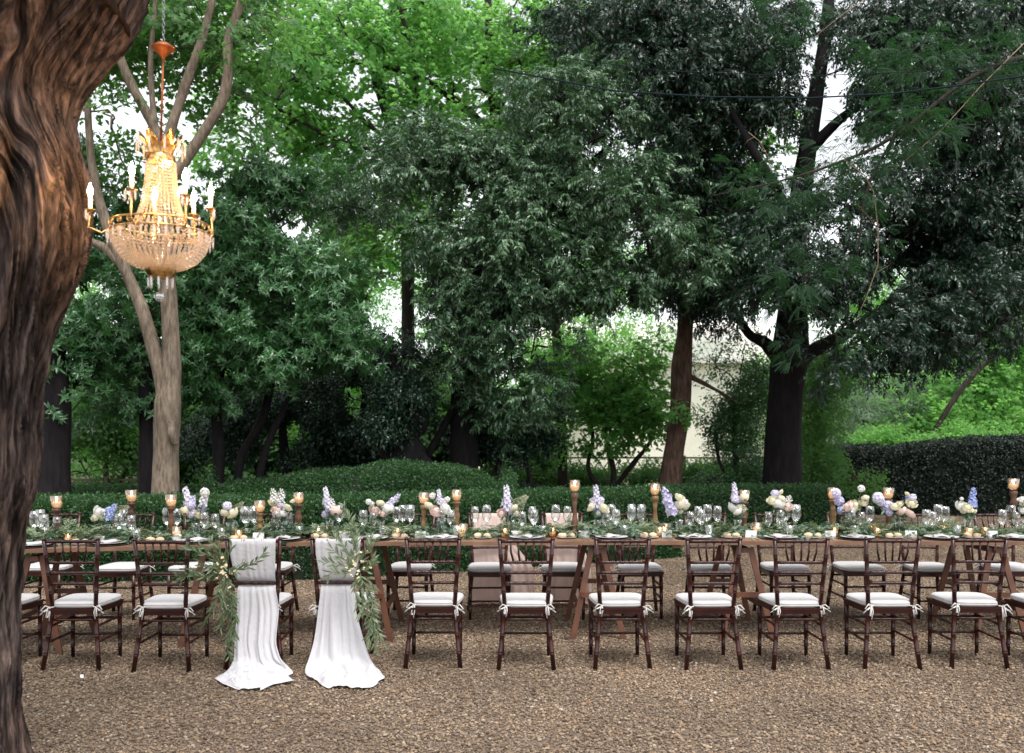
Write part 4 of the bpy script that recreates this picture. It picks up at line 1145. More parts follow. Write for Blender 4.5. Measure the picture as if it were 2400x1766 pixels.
# ================================================================ TRELLIS FENCE
fence_m = simple('weathered_lath', (.11, .085, .065), .9)
def trellis(label, x0, x1, d, h):
    root = empty('trellis_fence', label, 'fence', (x0, d, 0))
    L = x1 - x0
    pm = None
    def inst(name, me, loc, rot):
        o = link(name, me, root); o.location = loc; o.rotation_euler = rot
    mb = MB(); mb.box((0, 0, h / 2), (.035, .035, h / 2)); post = mb.mesh('post'); post.materials.append(fence_m)
    k = 0
    while k <= L:
        inst('post', post, (k, 0, 0), (0, 0, 0)); k += 1.6
    mb = MB(); mb.box((L / 2, .045, 0), (L / 2, .012, .018)); rail = mb.mesh('rail'); rail.materials.append(fence_m)
    for z in (.12, h - .05): inst('rail', rail, (0, 0, z), (0, 0, 0))
    sl = (h - .15) / math.cos(math.radians(32))
    mb = MB(); mb.box((0, 0, 0), (.011, .006, sl / 2)); lath = mb.mesh('lath'); lath.materials.append(fence_m)
    x = 0
    while x < L - .3:
        inst('lath', lath, (x + .35, .066, h / 2), (0, math.radians(32), 0))
        inst('lath', lath, (x + .35, .08, h / 2), (0, math.radians(-32), 0))
        x += .21
trellis('diamond trellis fence in front of the pale meadow and house', -1.1, 6.0, 20.2, 1.25)
trellis('diamond trellis fence low on the left beyond the hedges', -8.6, -5.9, 16.2, .95)

# ================================================================ fallen leaves on the gravel
mb = MB(); r = random.Random(5)
for i in range(340):
    y = r.choice([r.uniform(5, 9), r.uniform(9, 11)]); x = r.uniform(-.5, .5) * y * 1.1
    a = r.uniform(0, 6.28)
    leaf(mb, (x, y, .022), (math.cos(a), math.sin(a), r.uniform(-.05, .2)), (0, 0, 1), r.uniform(.03, .05), r.uniform(.012, .02), .2, .2)
dead_l = leaf_mat('dead_leaf', ((.12, .06, .03), (.26, .15, .06), (.36, .28, .12)), (.3, .2, .08), .7, .15)
o = mb.build('fallen_leaves', dead_l, None, 'stuff'); tag(o, 'dry brown fallen leaves scattered over the gravel', 'leaves')
mb = MB(); p = P(192, 1600, 6.2)
mb.box((0, 0, 0), (.010, .019, .0015), Matrix.Rotation(.5, 3, 'Z') @ Matrix.Rotation(.35, 3, 'X')); o = mb.build('paper_scrap', litter_m); o.location = (p.x, 6.2, .034)
tag(o, 'small white paper scrap lying on the gravel near the second chair', 'scrap')
# ================================================================ CHAIRS
def turned(mb, pts, r, rings=(), seg=8, r1=None):
    """a bamboo-turned rod through pts with doubled rings at the given fractions of its length"""
    pts = [Vector(p) for p in pts]
    L = [0]
    for i in range(1, len(pts)): L.append(L[-1] + (pts[i] - pts[i - 1]).length)
    T = L[-1]
    def at(t):
        s = t * T
        for i in range(1, len(pts)):
            if s <= L[i] + 1e-9:
                return pts[i - 1].lerp(pts[i], (s - L[i - 1]) / (L[i] - L[i - 1]))
        return pts[-1]
    ts = {0.0: 1, 1.0: 1}
    for i in range(1, len(pts) - 1): ts[L[i] / T] = 1
    e = .0035 / T
    for g in rings:
        for o, f in ((-2.6, 1), (-1.6, 1.22), (-.6, 1), (.6, 1), (1.6, 1.22), (2.6, 1)):
            ts[g + o * e * 1.4] = f
    k = sorted(t for t in ts if 0 <= t <= 1)
    r1 = r1 or r
    mb.tube([at(t) for t in k], [(r + (r1 - r) * t) * ts[t] for t in k], seg)

ZS = .42
def yb(z):
    return .055 * z / ZS if z < ZS else .055 - .055 * (z - ZS) / .48
def xb(z):
    return .192 - .045 * z / ZS if z < ZS else .147 + .037 * (z - ZS) / .48

def make_chair():
    root = empty('banquet_chair', None, 'chair')
    M = mahogany
    for s in (-1, 1):
        mb = MB()
        zs = [0, .2, ZS, .6, .76, .90]
        turned(mb, [(s * xb(z), yb(z), z) for z in zs], .0165, (.13, .27, .42, .60, .74, .88), 9, .0145)
        mb.lathe([(.010, 0), (.015, .006), (.0165, .013), (.012, .021), (.004, .025)], (s * xb(.9), yb(.9), .897), 9)
        mb.build('back_post', M, root)
    for s in (-1, 1):
        mb = MB()
        turned(mb, [(s * .172, .425, 0), (s * .170, .42, .40)], .0135, (.22, .5, .78), 8, .0175)
        mb.build('front_leg', M, root)
    mb = MB()      # seat frame
    a = [(-.158, .02), (.158, .02), (.196, .435), (-.196, .435)]
    def slab(z0, z1, k):
        vs = [(x * k, .23 + (y - .23) * k, z) for z in (z0, z1) for x, y in a]
        mb.add(vs, [(3, 2, 1, 0), (4, 5, 6, 7), (0, 1, 5, 4), (1, 2, 6, 5), (2, 3, 7, 6), (3, 0, 4, 7)])
    slab(.385, .412, .97); slab(.4122, .425, 1.0)
    mb.build('seat', M, root)
    for z, r in ((.893, .0125), (.745, .0115), (.672, .0115), (.597, .0115)):
        mb = MB()
        bow = .012
        turned(mb, [(-xb(z) + .006, yb(z), z), (-.08, yb(z) - bow, z + .002), (.08, yb(z) - bow, z + .002), (xb(z) - .006, yb(z), z)], r, (.12, .31, .5, .69, .88), 7)
        mb.build('top_rail' if z > .8 else 'back_rail', M, root)
    for i in range(5):
        u = (i - 2) / 2
        mb = MB()
        turned(mb, [(u * .108, yb(.89) - .011, .882), (u * .104, yb(.82) - .011, .815), (u * .088, yb(.75) - .011, .755)], .0065, (.5,), 6, .0075)
        mb.build('spindle', M, root)
    for z, x0, y0, x1, y1 in ((.345, -.153, yb(.345), .153, yb(.345)), (.17, -.172, .424, .172, .424), (.29, -.172, .424, .172, .424),
                              (.30, -.158, yb(.3), -.171, .424), (.19, -.170, yb(.19), -.172, .424), (.30, .158, yb(.3), .171, .424), (.19, .170, yb(.19), .172, .424)):
        mb = MB()
        turned(mb, [(x0, y0, z), (x1, y1, z)], .009, (.2, .5, .8), 6)
        mb.build('stretcher', M, root)
    # cushion
    mb = MB()
    def ring(k, z, dome=0):
        out = []
        for q in range(40):
            t = 2 * PI * q / 40
            cx_, sy_ = math.cos(t), math.sin(t)
            e = .42
            X = math.copysign(abs(cx_) ** e, cx_); Y = math.copysign(abs(sy_) ** e, sy_)
            hw = .172 + .030 * (Y + 1) / 2
            out.append((X * hw * k, .232 + Y * .205 * k, z))
        return out
    rs = [(.90, .4255), (.97, .431), (1.0, .441), (1.0, .4475), (.985, .4495), (1.0, .4515), (.995, .459), (.96, .467), (.85, .472), (.6, .475), (.25, .4765)]
    vs = []; 
    for k, z in rs: vs += ring(k, z)
    fs = []
    for i in range(len(rs) - 1):
        for q in range(40):
            fs.append((i * 40 + q, i * 40 + (q + 1) % 40, (i + 1) * 40 + (q + 1) % 40, (i + 1) * 40 + q))
    vs.append((0, .232, .4768)); c = len(vs) - 1
    for q in range(40): fs.append(((len(rs) - 1) * 40 + q, (len(rs) - 1) * 40 + (q + 1) % 40, c))
    mb.add(vs, fs, 0, True)
    cu = mb.build('cushion', cushion_m, root)
    r = random.Random(3)
    for s in (-1, 1):
        mb = MB()
        kx = s * (xb(.44) + .0); ky = yb(.44)
        o = Vector((kx, ky - .020, .437))
        # band round the post
        mb.tube([(kx - s * .03, ky + .02, .44), (kx - s * .018, ky - .012, .438), (kx, ky - .021, .437), (kx + s * .016, ky - .012, .437), (kx + s * .018, ky + .012, .438)], .0045, 5)
        for dx, dz, w in ((.055, -.015, .018), (.02, -.06, .016)):
            p = [o, o + Vector((s * dx * .5 + .0, -.012, dz * .3 + w)), o + Vector((s * dx, -.02, dz)), o + Vector((s * dx * .6, -.012, dz * .9 - w * .6)), o]
            mb.tube(p, .0045, 5)
        mb.tube([o, o + Vector((s * .035, -.012, -.02)), o + Vector((s * .065, -.014, -.045))], .004, 5)
        mb.tube([o, o + Vector((s * -.004, -.014, -.035)), o + Vector((s * .004, -.01, -.085))], .004, 5)
        mb.build('tie', tie_m, cu)
    return root
chair0 = make_chair()
note(chair0)
near_px = [-35, 166, 378, 594, 793, 1014.5, 1233, 1459, 1673, 1878, 2092, 2296, 2500]
ORD = ['first', 'second', 'third', 'fourth', 'fifth', 'sixth', 'seventh', 'eighth']
near_ref = ['chair cut by the great trunk', 'second chair left of the drapes', 'first chair left of the drapes', 'left draped chair', 'right draped chair'] + \
    [ORD[i] + ' chair right of the drapes' for i in range(7)] + ['chair cut by the right edge']
near_lab = ['mahogany chair mostly hidden by the great trunk, near side of the table', 'near side mahogany chair, second left of the two white draped ones', 'near side mahogany chair directly left of the two white draped ones',
            'left one of the two near chairs draped with white cloth', 'right one of the two near chairs draped with white cloth'] + \
    ['near side mahogany chair with white cushion, %s to the right of the draped pair' % ORD[i] for i in range(7)] + ['near side chair cut off by the right edge of the photo']
FIRST = [True]
rc2 = random.Random(77)
def put_chair(x, y, rz, label, group):
    if FIRST[0]:
        c = chair0; FIRST[0] = False
    else:
        c = copy_tree(chair0)
    c.location = (x, y, 0); c.rotation_euler = (0, 0, rz)
    tag(c, label, 'chair', group)
    if c is not chair0:                      # cushions and bows sit a little differently on each chair
        for ch in c.children:
            if ch.name.startswith('cushion'):
                ch.location = (rc2.uniform(-.008, .008), rc2.uniform(-.006, .008), 0); ch.scale = (1, 1, 1)
                ch.rotation_euler = (0, 0, rc2.uniform(-.03, .03))
                for t in ch.children:
                    q = rc2.uniform(.85, 1.12); t.scale = (1, 1, q); t.location = (0, 0, .437 * (1 - q)); t.rotation_euler = (0, rc2.uniform(-.04, .04), 0)
    return c
rc = random.Random(12)
near_xy = []
for i, px in enumerate(near_px):
    d = 6.50 + rc.uniform(-.03, .03) + (-.03 if px < 500 else .02)
    x = (px - 1200) * d / FPX
    rz = rc.uniform(-.035, .035) + (.05 if px in (166,) else 0)
    near_xy.append((x, d, rz))
    put_chair(x, d, rz, near_lab[i], 'chairs along the near side of the table')
far_px = [-20, 140, 314, 480, 650, 800, 972, 1146, 1317, 1490, 1652, 1815, 1985, 2152, 2330, 2490]
far_lab = ['far side mahogany chair, %s from the left beyond the table' % w for w in ('first', 'second', 'third', 'fourth', 'fifth', 'sixth', 'seventh')] + \
    ['left one of the two far chairs draped with blush cloth', 'right one of the two far chairs draped with blush cloth'] + \
    ['far side mahogany chair, %s to the right of the blush draped pair' % ORD[i] for i in range(7)]
far_xy = []
for i, px in enumerate(far_px):
    if i == 5: continue
    d = 8.72 + rc.uniform(-.03, .03)
    x = (px - 1200) * d / FPX
    rz = PI + rc.uniform(-.06, .06)
    far_xy.append((px, x, d, rz))
    put_chair(x, d, rz, far_lab[i], 'chairs along the far side of the table')

# ================================================================ TABLES
TOP = .79
FE = [(-4.6, 6.68), (-1.79, 7.34), (-1.78, 7.37), (1.0, 7.46), (4.6, 7.43)]
def fe(x):
    return float(np.interp(x, [a for a, _ in FE], [b for _, b in FE]))
def T(px, off):
    x = (px - 1200) * 7.5 / FPX
    for _ in range(6): x = (px - 1200) * (fe(x) + off) / FPX
    return x, fe(x) + off
def ptop(x0, y0, x1, y1, label):
    L = math.hypot(x1 - x0, y1 - y0); a = math.atan2(y1 - y0, x1 - x0)
    root = empty('plank_table', label, 'table', (x0, y0, 0), a, 'table tops laid end to end')
    for k in range(4):
        mb = MB(); w = .2
        mb.box((L / 2 - .002, .1 + k * .2, TOP - .015 - .0005 * (k % 2)), (L / 2 - .004 - .002 * (k % 3), w / 2 - .0015, .015)); mb.build('plank', table_m, root)
    for k in (0.3, L - .3):
        mb = MB(); mb.box((k, .4, TOP - .045), (.03, .37, .0135)); mb.build('batten', trestle_m, root)
    return root
ptop(-4.5, 6.70, -1.80, 7.335, 'wooden table top at the left end, angled slightly towards the viewer')
ptop(-1.775, 7.37, 1.0, 7.46, 'middle wooden table top, behind the draped chairs')
ptop(1.012, 7.46, 4.55, 7.43, 'wooden table top on the right, running out of the picture')
def trestle(x, label, rz=0):
    y0 = fe(x) + .4
    root = empty('trestle', label, 'trestle', (x, y0, 0), rz, 'wooden trestles under the table')
    zt = TOP - .0595
    for s in (-1, 1):
        for q in (-1, 1):
            mb = MB()
            mb.beam((q * .045, s * .30, zt), (q * .205, s * .385, 0.0), .045, .022, 0, Vector((0, 1, 0)))
            mb.build('leg', trestle_m, root)
        mb = MB(); mb.beam((-.135, s * .345 + s * .02, .36), (.135, s * .345 + s * .02, .36), .04, .018, 0, Vector((0, 1, 0))); mb.build('crossbar', trestle_m, root)
    mb = MB(); mb.box((0, 0, zt - .022), (.03, .33, .02)); mb.build('ridge_beam', trestle_m, root)
    for z in (.25,):
        mb = MB(); mb.box((-.15, 0, z), (.01, .35, .02)); mb.build('brace', trestle_m, root)
        mb = MB(); mb.box((.15, 0, z), (.01, .35, .02)); mb.build('brace', trestle_m, root)
for px, lab in ((120, 'trestle under the left table top, behind the second chair left of the drapes'), (512, 'trestle just left of the left draped chair'), (872, 'trestle just right of the right draped chair'), (1392, 'trestle between the second and third chairs right of the drapes'),
                (1725, 'trestle right of the fourth chair right of the drapes'), (2290, 'trestle behind the seventh chair right of the drapes')):
    x, y = T(px, .4)
    trestle(x, lab, .1 if px < 600 else 0)

# ================================================================ DRAPES
def drape(label, x, y, rz, rows, mat, seed, cat='drape', group=None, dense=46, n_v=110):
    """rows: (y, z, left, right) in the chair's own frame"""
    r = np.random.default_rng(seed)
    R = np.array(rows, float)
    if abs(rz) < .1:            # the train swings a little towards the middle of the yard as it runs out
        for q in R:
            if q[0] < -.03: q[2:] += -x * (-q[0] - .03) / 6.5
    # arc length parameter
    s = np.concatenate([[0], np.cumsum(np.hypot(np.diff(R[:, 0]), np.diff(R[:, 1])))])
    t = np.linspace(0, s[-1], n_v)
    yy = np.interp(t, s, R[:, 0]); zz = np.interp(t, s, R[:, 1]); ll = np.interp(t, s, R[:, 2]); rr = np.interp(t, s, R[:, 3])
    ker = np.array([.25, .5, .25])
    for _ in range(2):
        for a in (yy, zz, ll, rr): a[1:-1] = np.convolve(a, ker, 'valid')
    U = np.linspace(0, 1, dense)
    X = ll[:, None] + (rr - ll)[:, None] * U[None]
    Y = np.repeat(yy[:, None], dense, 1); Z = np.repeat(zz[:, None], dense, 1)
    ss = np.repeat(t[:, None], dense, 1)
    hang = np.clip((.60 - Z) / .5, 0, 1)
    fold = .6 * np.sin(U[None] * 41 + fbm(U[None] * 3, ss * .9, seed + 20, 2) * 7) + np.sin(U[None] * 17 + fbm(U[None] * 2, ss * .7, seed, 2) * 6 + seed)
    fold2 = fbm(U[None] * 9, ss * 1.1, seed + 5, 3)
    Y = Y + (.0030 + .013 * hang) * fold * np.clip((Z - .02) / .10, 0, 1) + .018 * hang * fold2
    X = X + .02 * fbm(U[None] * 3, ss * 2.5, seed + 9, 2) * (.3 + hang)
    gr = np.clip((.12 - Z) / .10, 0, 1)          # on the ground: crumpled
    w1 = np.abs(fbm(X * 7, ss * 7, seed + 2, 3)); w2 = np.abs(np.sin(U[None] * 14 + fbm(U[None] * 2, ss * 3, seed + 3, 2) * 5))
    edge = np.minimum(U, 1 - U)[None] * 2
    gr = gr * gr * (3 - 2 * gr)
    w3 = np.abs(fbm(X * 16, ss * 12, seed + 12, 2))
    Z = Z + gr * (.075 * w1 + .022 * w2 + .018 * w3) * np.clip(edge * 4, .2, 1) * np.clip((s[-1] - ss) / .10, .2, 1) * np.clip((ss - s[-8]) / .2 + .5, .3, 1)
    Y = Y + gr * .05 * fbm(U[None] * 5, ss * 2, seed + 8, 3)
    Z = np.maximum(Z, .016)
    V = np.stack([X, Y, Z], -1).reshape(-1, 3)
    i = np.arange(n_v - 1)[:, None]; j = np.arange(dense - 1)[None]
    F = np.stack([i * dense + j, i * dense + j + 1, (i + 1) * dense + j + 1, (i + 1) * dense + j], -1).reshape(-1, 4)
    me = np_mesh('cloth_drape', V, F, mat, True)
    o = link('cloth_drape', me)
    o.location = (x, y, 0); o.rotation_euler = (0, 0, rz)
    sd = o.modifiers.new('thickness', 'SOLIDIFY'); sd.thickness = .0025
    tag(o, label, cat, group)
def B(z, off): return yb(z) + off
x, y, rz = near_xy[3]
drape('white gauze drape on the left draped chair, its train trailing over the gravel', x, y, 0, [
    (B(.7, .03), .66, -.13, .13), (B(.8, .02), .80, -.14, .14), (B(.9, .012), .905, -.152, .157), (B(.9, -.01), .915, -.154, .158), (B(.9, -.032), .90, -.155, .158), (B(.8, -.035), .80, -.152, .155), (B(.7, -.035), .70, -.135, .152),
    (B(.63, -.03), .635, -.12, .150), (B(.60, .018), .60, -.112, .146), (B(.565, -.028), .560, -.112, .152), (B(.5, -.04), .50, -.11, .165), (B(.42, -.06), .42, -.11, .18), (B(.3, -.075), .30, -.115, .182), (B(.2, -.09), .20, -.125, .178), (B(.1, -.11), .10, -.13, .21),
    (-.13, .05, -.15, .27), (-.18, .02, -.18, .30), (-.26, .018, -.235, .24), (-.31, .016, -.25, .27), (-.38, .016, -.22, .30), (-.45, .016, -.20, .17), (-.52, .015, -.15, .10), (-.57, .014, -.10, .07)], cloth_m, 4, group='cloth drapes on chair backs')
x, y, rz = near_xy[4]
drape('white gauze drape on the right draped chair, spreading wide at its foot', x, y, 0, [
    (B(.7, .03), .66, -.13, .13), (B(.8, .02), .80, -.14, .14), (B(.9, .012), .905, -.15, .157), (B(.9, -.01), .915, -.152, .158), (B(.9, -.032), .90, -.153, .158), (B(.8, -.035), .80, -.15, .15), (B(.7, -.035), .70, -.135, .13),
    (B(.63, -.03), .635, -.128, .11), (B(.60, .018), .60, -.122, .10), (B(.565, -.028), .560, -.125, .105), (B(.5, -.04), .50, -.13, .112), (B(.42, -.06), .42, -.138, .122), (B(.3, -.075), .30, -.15, .155), (B(.2, -.09), .20, -.17, .18), (B(.1, -.12), .10, -.20, .215),
    (-.14, .05, -.22, .25), (-.20, .02, -.225, .28), (-.28, .018, -.21, .30), (-.36, .016, -.16, .31), (-.43, .016, -.13, .26), (-.50, .015, -.11, .25), (-.56, .014, -.07, .22)], cloth_m, 9, group='cloth drapes on chair backs')
for (px, x, y, rz), lab, sh in zip([f for f in far_xy if f[0] in (1146, 1317)], ('blush cloth drape hanging down behind the left blush draped far chair', 'blush cloth drape hanging down behind the right blush draped far chair'), (-.22, -.07)):
    drape(lab, x, y, PI, [
        (B(.7, .03), .70, -.13, .13), (B(.8, .02), .80, -.14, .14), (B(.9, .012), .905, -.15, .15), (B(.9, -.01), .918, -.152, .152), (B(.9, -.03), .90, -.155, .155), (B(.8, -.035), .80, -.155, .15),
        (B(.6, -.05), .60, -.17 + sh * .4, .155), (B(.42, -.07), .42, -.19 + sh, .16), (B(.2, -.10), .20, -.21 + sh, .17), (-.13, .06, -.23 + sh, .18), (-.20, .02, -.25 + sh, .2), (-.30, .016, -.26 + sh, .22), (-.38, .015, -.2 + sh, .2)], blush_m, 14 + int(px) % 7, group='cloth drapes on chair backs')

# ================================================================ OLIVE GARLANDS ON THE DRAPED CHAIRS
def Z2(zx, zy, d): return P(450 + zx / 2.7533, 1100 + zy / 2.7533, d)
def hanging_garland(label, c, curves, seed, d0=6.36):
    r = random.Random(seed)
    base = Z2(c[0], c[1], d0)
    root = empty('olive_garland', label, 'garland', tuple(base), 0, 'olive garlands on chairs')
    mb = MB(); st = MB()
    for cur in curves:
        pts = [Z2(x, y, d0 + dd) - base for x, y, dd in cur]
        # resample
        fine = []
        n = len(pts)
        for i in range(n - 1):
            p0 = pts[max(i - 1, 0)]; p1 = pts[i]; p2 = pts[i + 1]; p3 = pts[min(i + 2, n - 1)]
            m = max(2, int((p2 - p1).length / .013))
            for k in range(m):
                t = k / m
                fine.append(.5 * ((2 * p1) + (p2 - p0) * t + (2 * p0 - 5 * p1 + 4 * p2 - p3) * t * t + (3 * p1 - p0 - 3 * p2 + p3) * t ** 3))
        fine.append(pts[-1])
        st.tube(fine[::2] + [fine[-1]], .0018, 4)
        for i in range(1, len(fine)):
            dirv = (fine[i] - fine[i - 1]).normalized()
            for q in range(2):
                side = dirv.cross(Vector((r.uniform(-1, 1), r.uniform(-1, 1), r.uniform(-1, 1)))).normalized()
                if r.random() < .25: continue
                leaf(mb, fine[i], dirv * r.uniform(.6, 1.2) + side * r.uniform(.4, .9), side.cross(dirv) + rv(r, .4), r.uniform(.045, .078), r.uniform(.010, .016), .12, r.uniform(.0, .3), 0, 2)
    mb.build('leaves', olive_l, root, 'stuff'); st.build('stems', green_stem, root, 'stuff')
    for k in range(24):
        b = MB(); p = Vector((r.gauss(0, .035), r.uniform(-.05, -.01), r.gauss(0, .06)))
        for m in range(4):
            b.ico(tuple(p + rv(r, .007)), r.uniform(.005, .009), sq=(1, 1, .9))
        b.build('blossom', berry_m, root)
hanging_garland('olive garland tied left of the left draped chair, sprays pointing left', (215, 650), [
    [(215, 650, 0), (130, 620, -.03), (30, 640, -.05), (-70, 720, -.04)], [(215, 650, 0), (120, 560, -.02), (40, 540, -.02), (-30, 500, 0)], [(215, 640, 0), (150, 540, 0), (60, 500, .02), (20, 510, .02)],
    [(215, 620, 0), (180, 520, -.02), (130, 470, 0), (110, 455, .02)], [(230, 620, 0), (240, 540, -.03), (255, 500, -.03)], [(230, 650, 0), (330, 640, -.05), (400, 600, -.07), (465, 540, -.07)],
    [(215, 660, 0), (100, 690, -.04), (0, 690, -.05), (-90, 690, -.03)], [(215, 680, 0), (160, 690, 0), (70, 690, 0), (-40, 640, .02)],
    [(220, 680, 0), (240, 800, -.02), (235, 950, -.03), (250, 1120, -.02)], [(220, 680, 0), (210, 830, -.04), (195, 960, -.05), (180, 1020, -.05)], [(225, 690, 0), (260, 820, -.03), (275, 950, -.03), (270, 1070, -.03)],
    [(240, 900, -.03), (245, 1040, -.04), (225, 1130, -.04), (240, 1215, -.03)], [(205, 700, 0), (170, 830, -.03), (130, 900, -.03), (90, 990, -.02)], [(230, 700, 0), (250, 780, -.04), (260, 880, -.05), (215, 980, -.05)],
    [(200, 640, 0), (110, 640, -.06), (60, 600, -.07)], [(215, 660, -.01), (180, 760, -.05), (200, 860, -.06), (230, 930, -.06)], [(240, 640, 0), (285, 660, -.05), (310, 620, -.06)]], 5)
hanging_garland('olive garland tied to the right draped chair, with tall sprays pointing up', (1060, 640), [
    [(1060, 640, 0), (1000, 520, -.03), (950, 460, -.03), (920, 440, -.02)], [(1050, 600, 0), (1030, 420, 0), (1010, 320, .03), (980, 235, .05)], [(1060, 600, 0), (1060, 470, 0), (1050, 380, 0), (1000, 300, .03)],
    [(1050, 640, 0), (960, 620, -.04), (900, 600, -.05), (835, 600, -.05)], [(1050, 650, 0), (970, 680, -.04), (920, 660, -.05), (880, 690, -.05)], [(1060, 640, 0), (970, 570, -.05), (930, 540, -.06), (910, 520, -.05)],
    [(1080, 620, 0), (1120, 540, -.02), (1150, 480, -.02), (1200, 440, -.01)], [(1085, 640, 0), (1150, 600, -.02), (1160, 520, -.02), (1150, 450, 0)], [(1080, 650, 0), (1130, 660, -.03), (1160, 620, -.03), (1180, 600, -.03)],
    [(1070, 680, 0), (1090, 800, -.03), (1110, 900, -.04), (1150, 1010, -.03)], [(1085, 700, 0), (1130, 820, -.03), (1170, 920, -.03), (1190, 1010, -.02)], [(1130, 860, -.03), (1160, 960, -.03), (1170, 1060, -.03), (1180, 1160, -.02)],
    [(1150, 940, -.03), (1190, 1020, -.02), (1210, 1080, -.02), (1235, 1130, -.01)], [(1060, 680, 0), (1050, 760, -.05), (1060, 840, -.05), (1090, 940, -.05)], [(1090, 700, 0), (1150, 720, -.03), (1170, 760, -.03)],
    [(1150, 960, -.03), (1140, 1040, -.03), (1150, 1110, -.03)], [(1080, 660, 0), (1110, 740, -.04), (1150, 800, -.04), (1170, 870, -.03)]], 6)

# ================================================================ TABLE RUNNER OF GREENERY
def sprig2(kind, seed, lm):
    r = random.Random(seed); mb = MB()
    if kind == 'olive':
        p = Vector((0, 0, 0)); d = Vector((1, 0, .1))
        pts = [p]
        for i in range(9):
            d = (d + rv(r, .12) + Vector((0, 0, -.03))).normalized(); p = p + d * .022; pts.append(p)
            for s in (-1, 1):
                sd = d.cross(Vector((0, r.uniform(-.5, .5), 1))).normalized() * s
                leaf(mb, p, d * .8 + sd * .7 + Vector((0, 0, r.uniform(-.1, .3))), (r.uniform(-.4, .4), r.uniform(-.4, .4), 1), r.uniform(.04, .065), r.uniform(.009, .014), .12, .1, 0, 2)
        mb.tube(pts[::3], .0015, 3, 1, False)
    else:
        p = Vector((0, 0, 0)); d = Vector((1, 0, 0))
        for i in range(6):
            d = (d + rv(r, .2)).normalized(); p = p + d * .024
            for s in (-1, 1):
                sd = d.cross(Vector((0, 0, 1))).normalized() * s
                q = p + sd * .012; u = Vector((r.uniform(-.8, .8), r.uniform(-1, .2), 1)).normalized(); a = sd + d * .3 + Vector((0, 0, r.uniform(-.3, .3))); a = (a - u * a.dot(u)).normalized(); b = u.cross(a)
                R_ = r.uniform(.014, .024)
                vs = [q + a * R_ + a * R_ * math.cos(t) + b * R_ * math.sin(t) * .9 + u * .002 * (k % 2) for k, t in enumerate([PI * 2 * k / 8 for k in range(8)])]
                mb.add(vs, [tuple(range(8))])
        mb.tube([(0, 0, 0), tuple(p)], .0015, 3, 1, False)
    me = mb.mesh('sprig_' + kind); me.materials.append(lm); me.materials.append(green_stem)
    return src(me)
run = empty('table_garland', 'long garland of olive and eucalyptus leaves running down the middle of the table', 'garland', (0, 7.8, TOP))
r = np.random.default_rng(77)
for nm, n, sc_, zz_ in (('olive', 1350, .88, .055), ('eucalyptus', 600, .95, .045)):
    xs = r.uniform(-4.4, 4.5, n); hump = .75 + .5 * vnoise(xs * 2.2, 0, 3)
    v = r.normal(0, .075, n).clip(-.17, .17)
    z = r.uniform(.0, 1, n) ** .8 * zz_ * np.exp(-(v / .16) ** 2) * hump
    ys = np.array([fe(a) for a in xs]) + .44 + v
    pos = np.stack([xs, ys - 7.8, z + .006], 1)
    yaw = r.uniform(0, 2 * PI, n); pit = -r.uniform(-.25, .38, n) * np.where(z > .02, 1, .3)
    sp = [sprig2('olive' if nm == 'olive' else 'euca', 5 * i + 1, olive_l if nm == 'olive' else euca_l) for i in range(3)]
    scatter(nm + '_foliage', 'run_' + nm, sp, pos, np.stack([r.normal(0, .3, n), pit, yaw], 1), sc_ * r.uniform(.75, 1.15, n), olive_l if nm == 'olive' else euca_l, run)
sn = sprigs('box', snap_m)
xs = r.uniform(-4.3, 4.4, 60); ys = np.array([fe(a) for a in xs]) + .40 + r.normal(0, .07, 60)
scatter('small_blossom_clusters', 'runsnap', sn[1], np.stack([xs, ys - 7.8, r.uniform(.04, .08, 60)], 1), r.uniform(-2, 2, (60, 3)), r.uniform(.35, .6, 60), snap_m, run)
# ================================================================ TABLE SETTINGS
def ref_of(px):
    k = min(range(len(near_px)), key=lambda i: abs(near_px[i] - px))
    return near_ref[k], k
def label_set(items, desc, verb='opposite'):
    """items: list of px (sorted); returns a label for each that tells it from its neighbours"""
    out = {}
    by = {}
    for it in items: by.setdefault(ref_of(it)[1], []).append(it)
    for k, l in by.items():
        l.sort()
        n = len(l)
        for i, it in enumerate(l):
            if n == 1: w = ''
            elif n == 2: w = ('left one ', 'right one ')[i]
            else: w = (['leftmost one '] + [ORD[j] + ' from left ' for j in range(1, n - 1)] + ['rightmost one '])[i]
            out[it] = desc + ', ' + w + verb + ' the ' + near_ref[k]
    return out
PR = {}
def proto(key, maker):
    if key not in PR:
        PR[key] = maker(); note(PR[key]); PR[key]['_p'] = 1; return PR[key], True
    return PR[key], False
def place(key, maker, loc, rz, label, cat, group, scale=None):
    o, fresh = proto(key, maker)
    if not fresh:
        o = copy_tree(o)
    if '_p' in o: del o['_p']
    o.location = loc; o.rotation_euler = (0, 0, rz)
    if scale: o.scale = scale
    tag(o, label, cat, group)
    return o

def mk_plate():
    root = empty('dinner_plate', None, 'plate')
    mb = MB(); mb.lathe([(.001, .006), (.085, .006), (.10, .010), (.132, .018), (.134, .020), (.130, .021), (.10, .014), (.085, .0105), (.001, .0105)], seg=40); mb.build('plate', china_m, root); return root
def mk_charger():
    mb = MB(); mb.lathe([(.001, .001), (.12, .001), (.158, .007), (.160, .009), (.156, .0095), (.118, .0045), (.001, .0045)], seg=40); return mb.build('charger_plate', charger_m)
def mk_plate1():
    mb = MB(); mb.lathe([(.001, .006), (.085, .006), (.10, .010), (.132, .018), (.134, .020), (.130, .021), (.10, .014), (.085, .0105), (.001, .0105)], seg=40); return mb.build('dinner_plate', china_m)
def mk_side():
    mb = MB(); mb.lathe([(.001, .002), (.05, .002), (.082, .011), (.083, .013), (.080, .013), (.05, .006), (.001, .006)], seg=28, mi=0); return mb.build('side_plate', china_m)
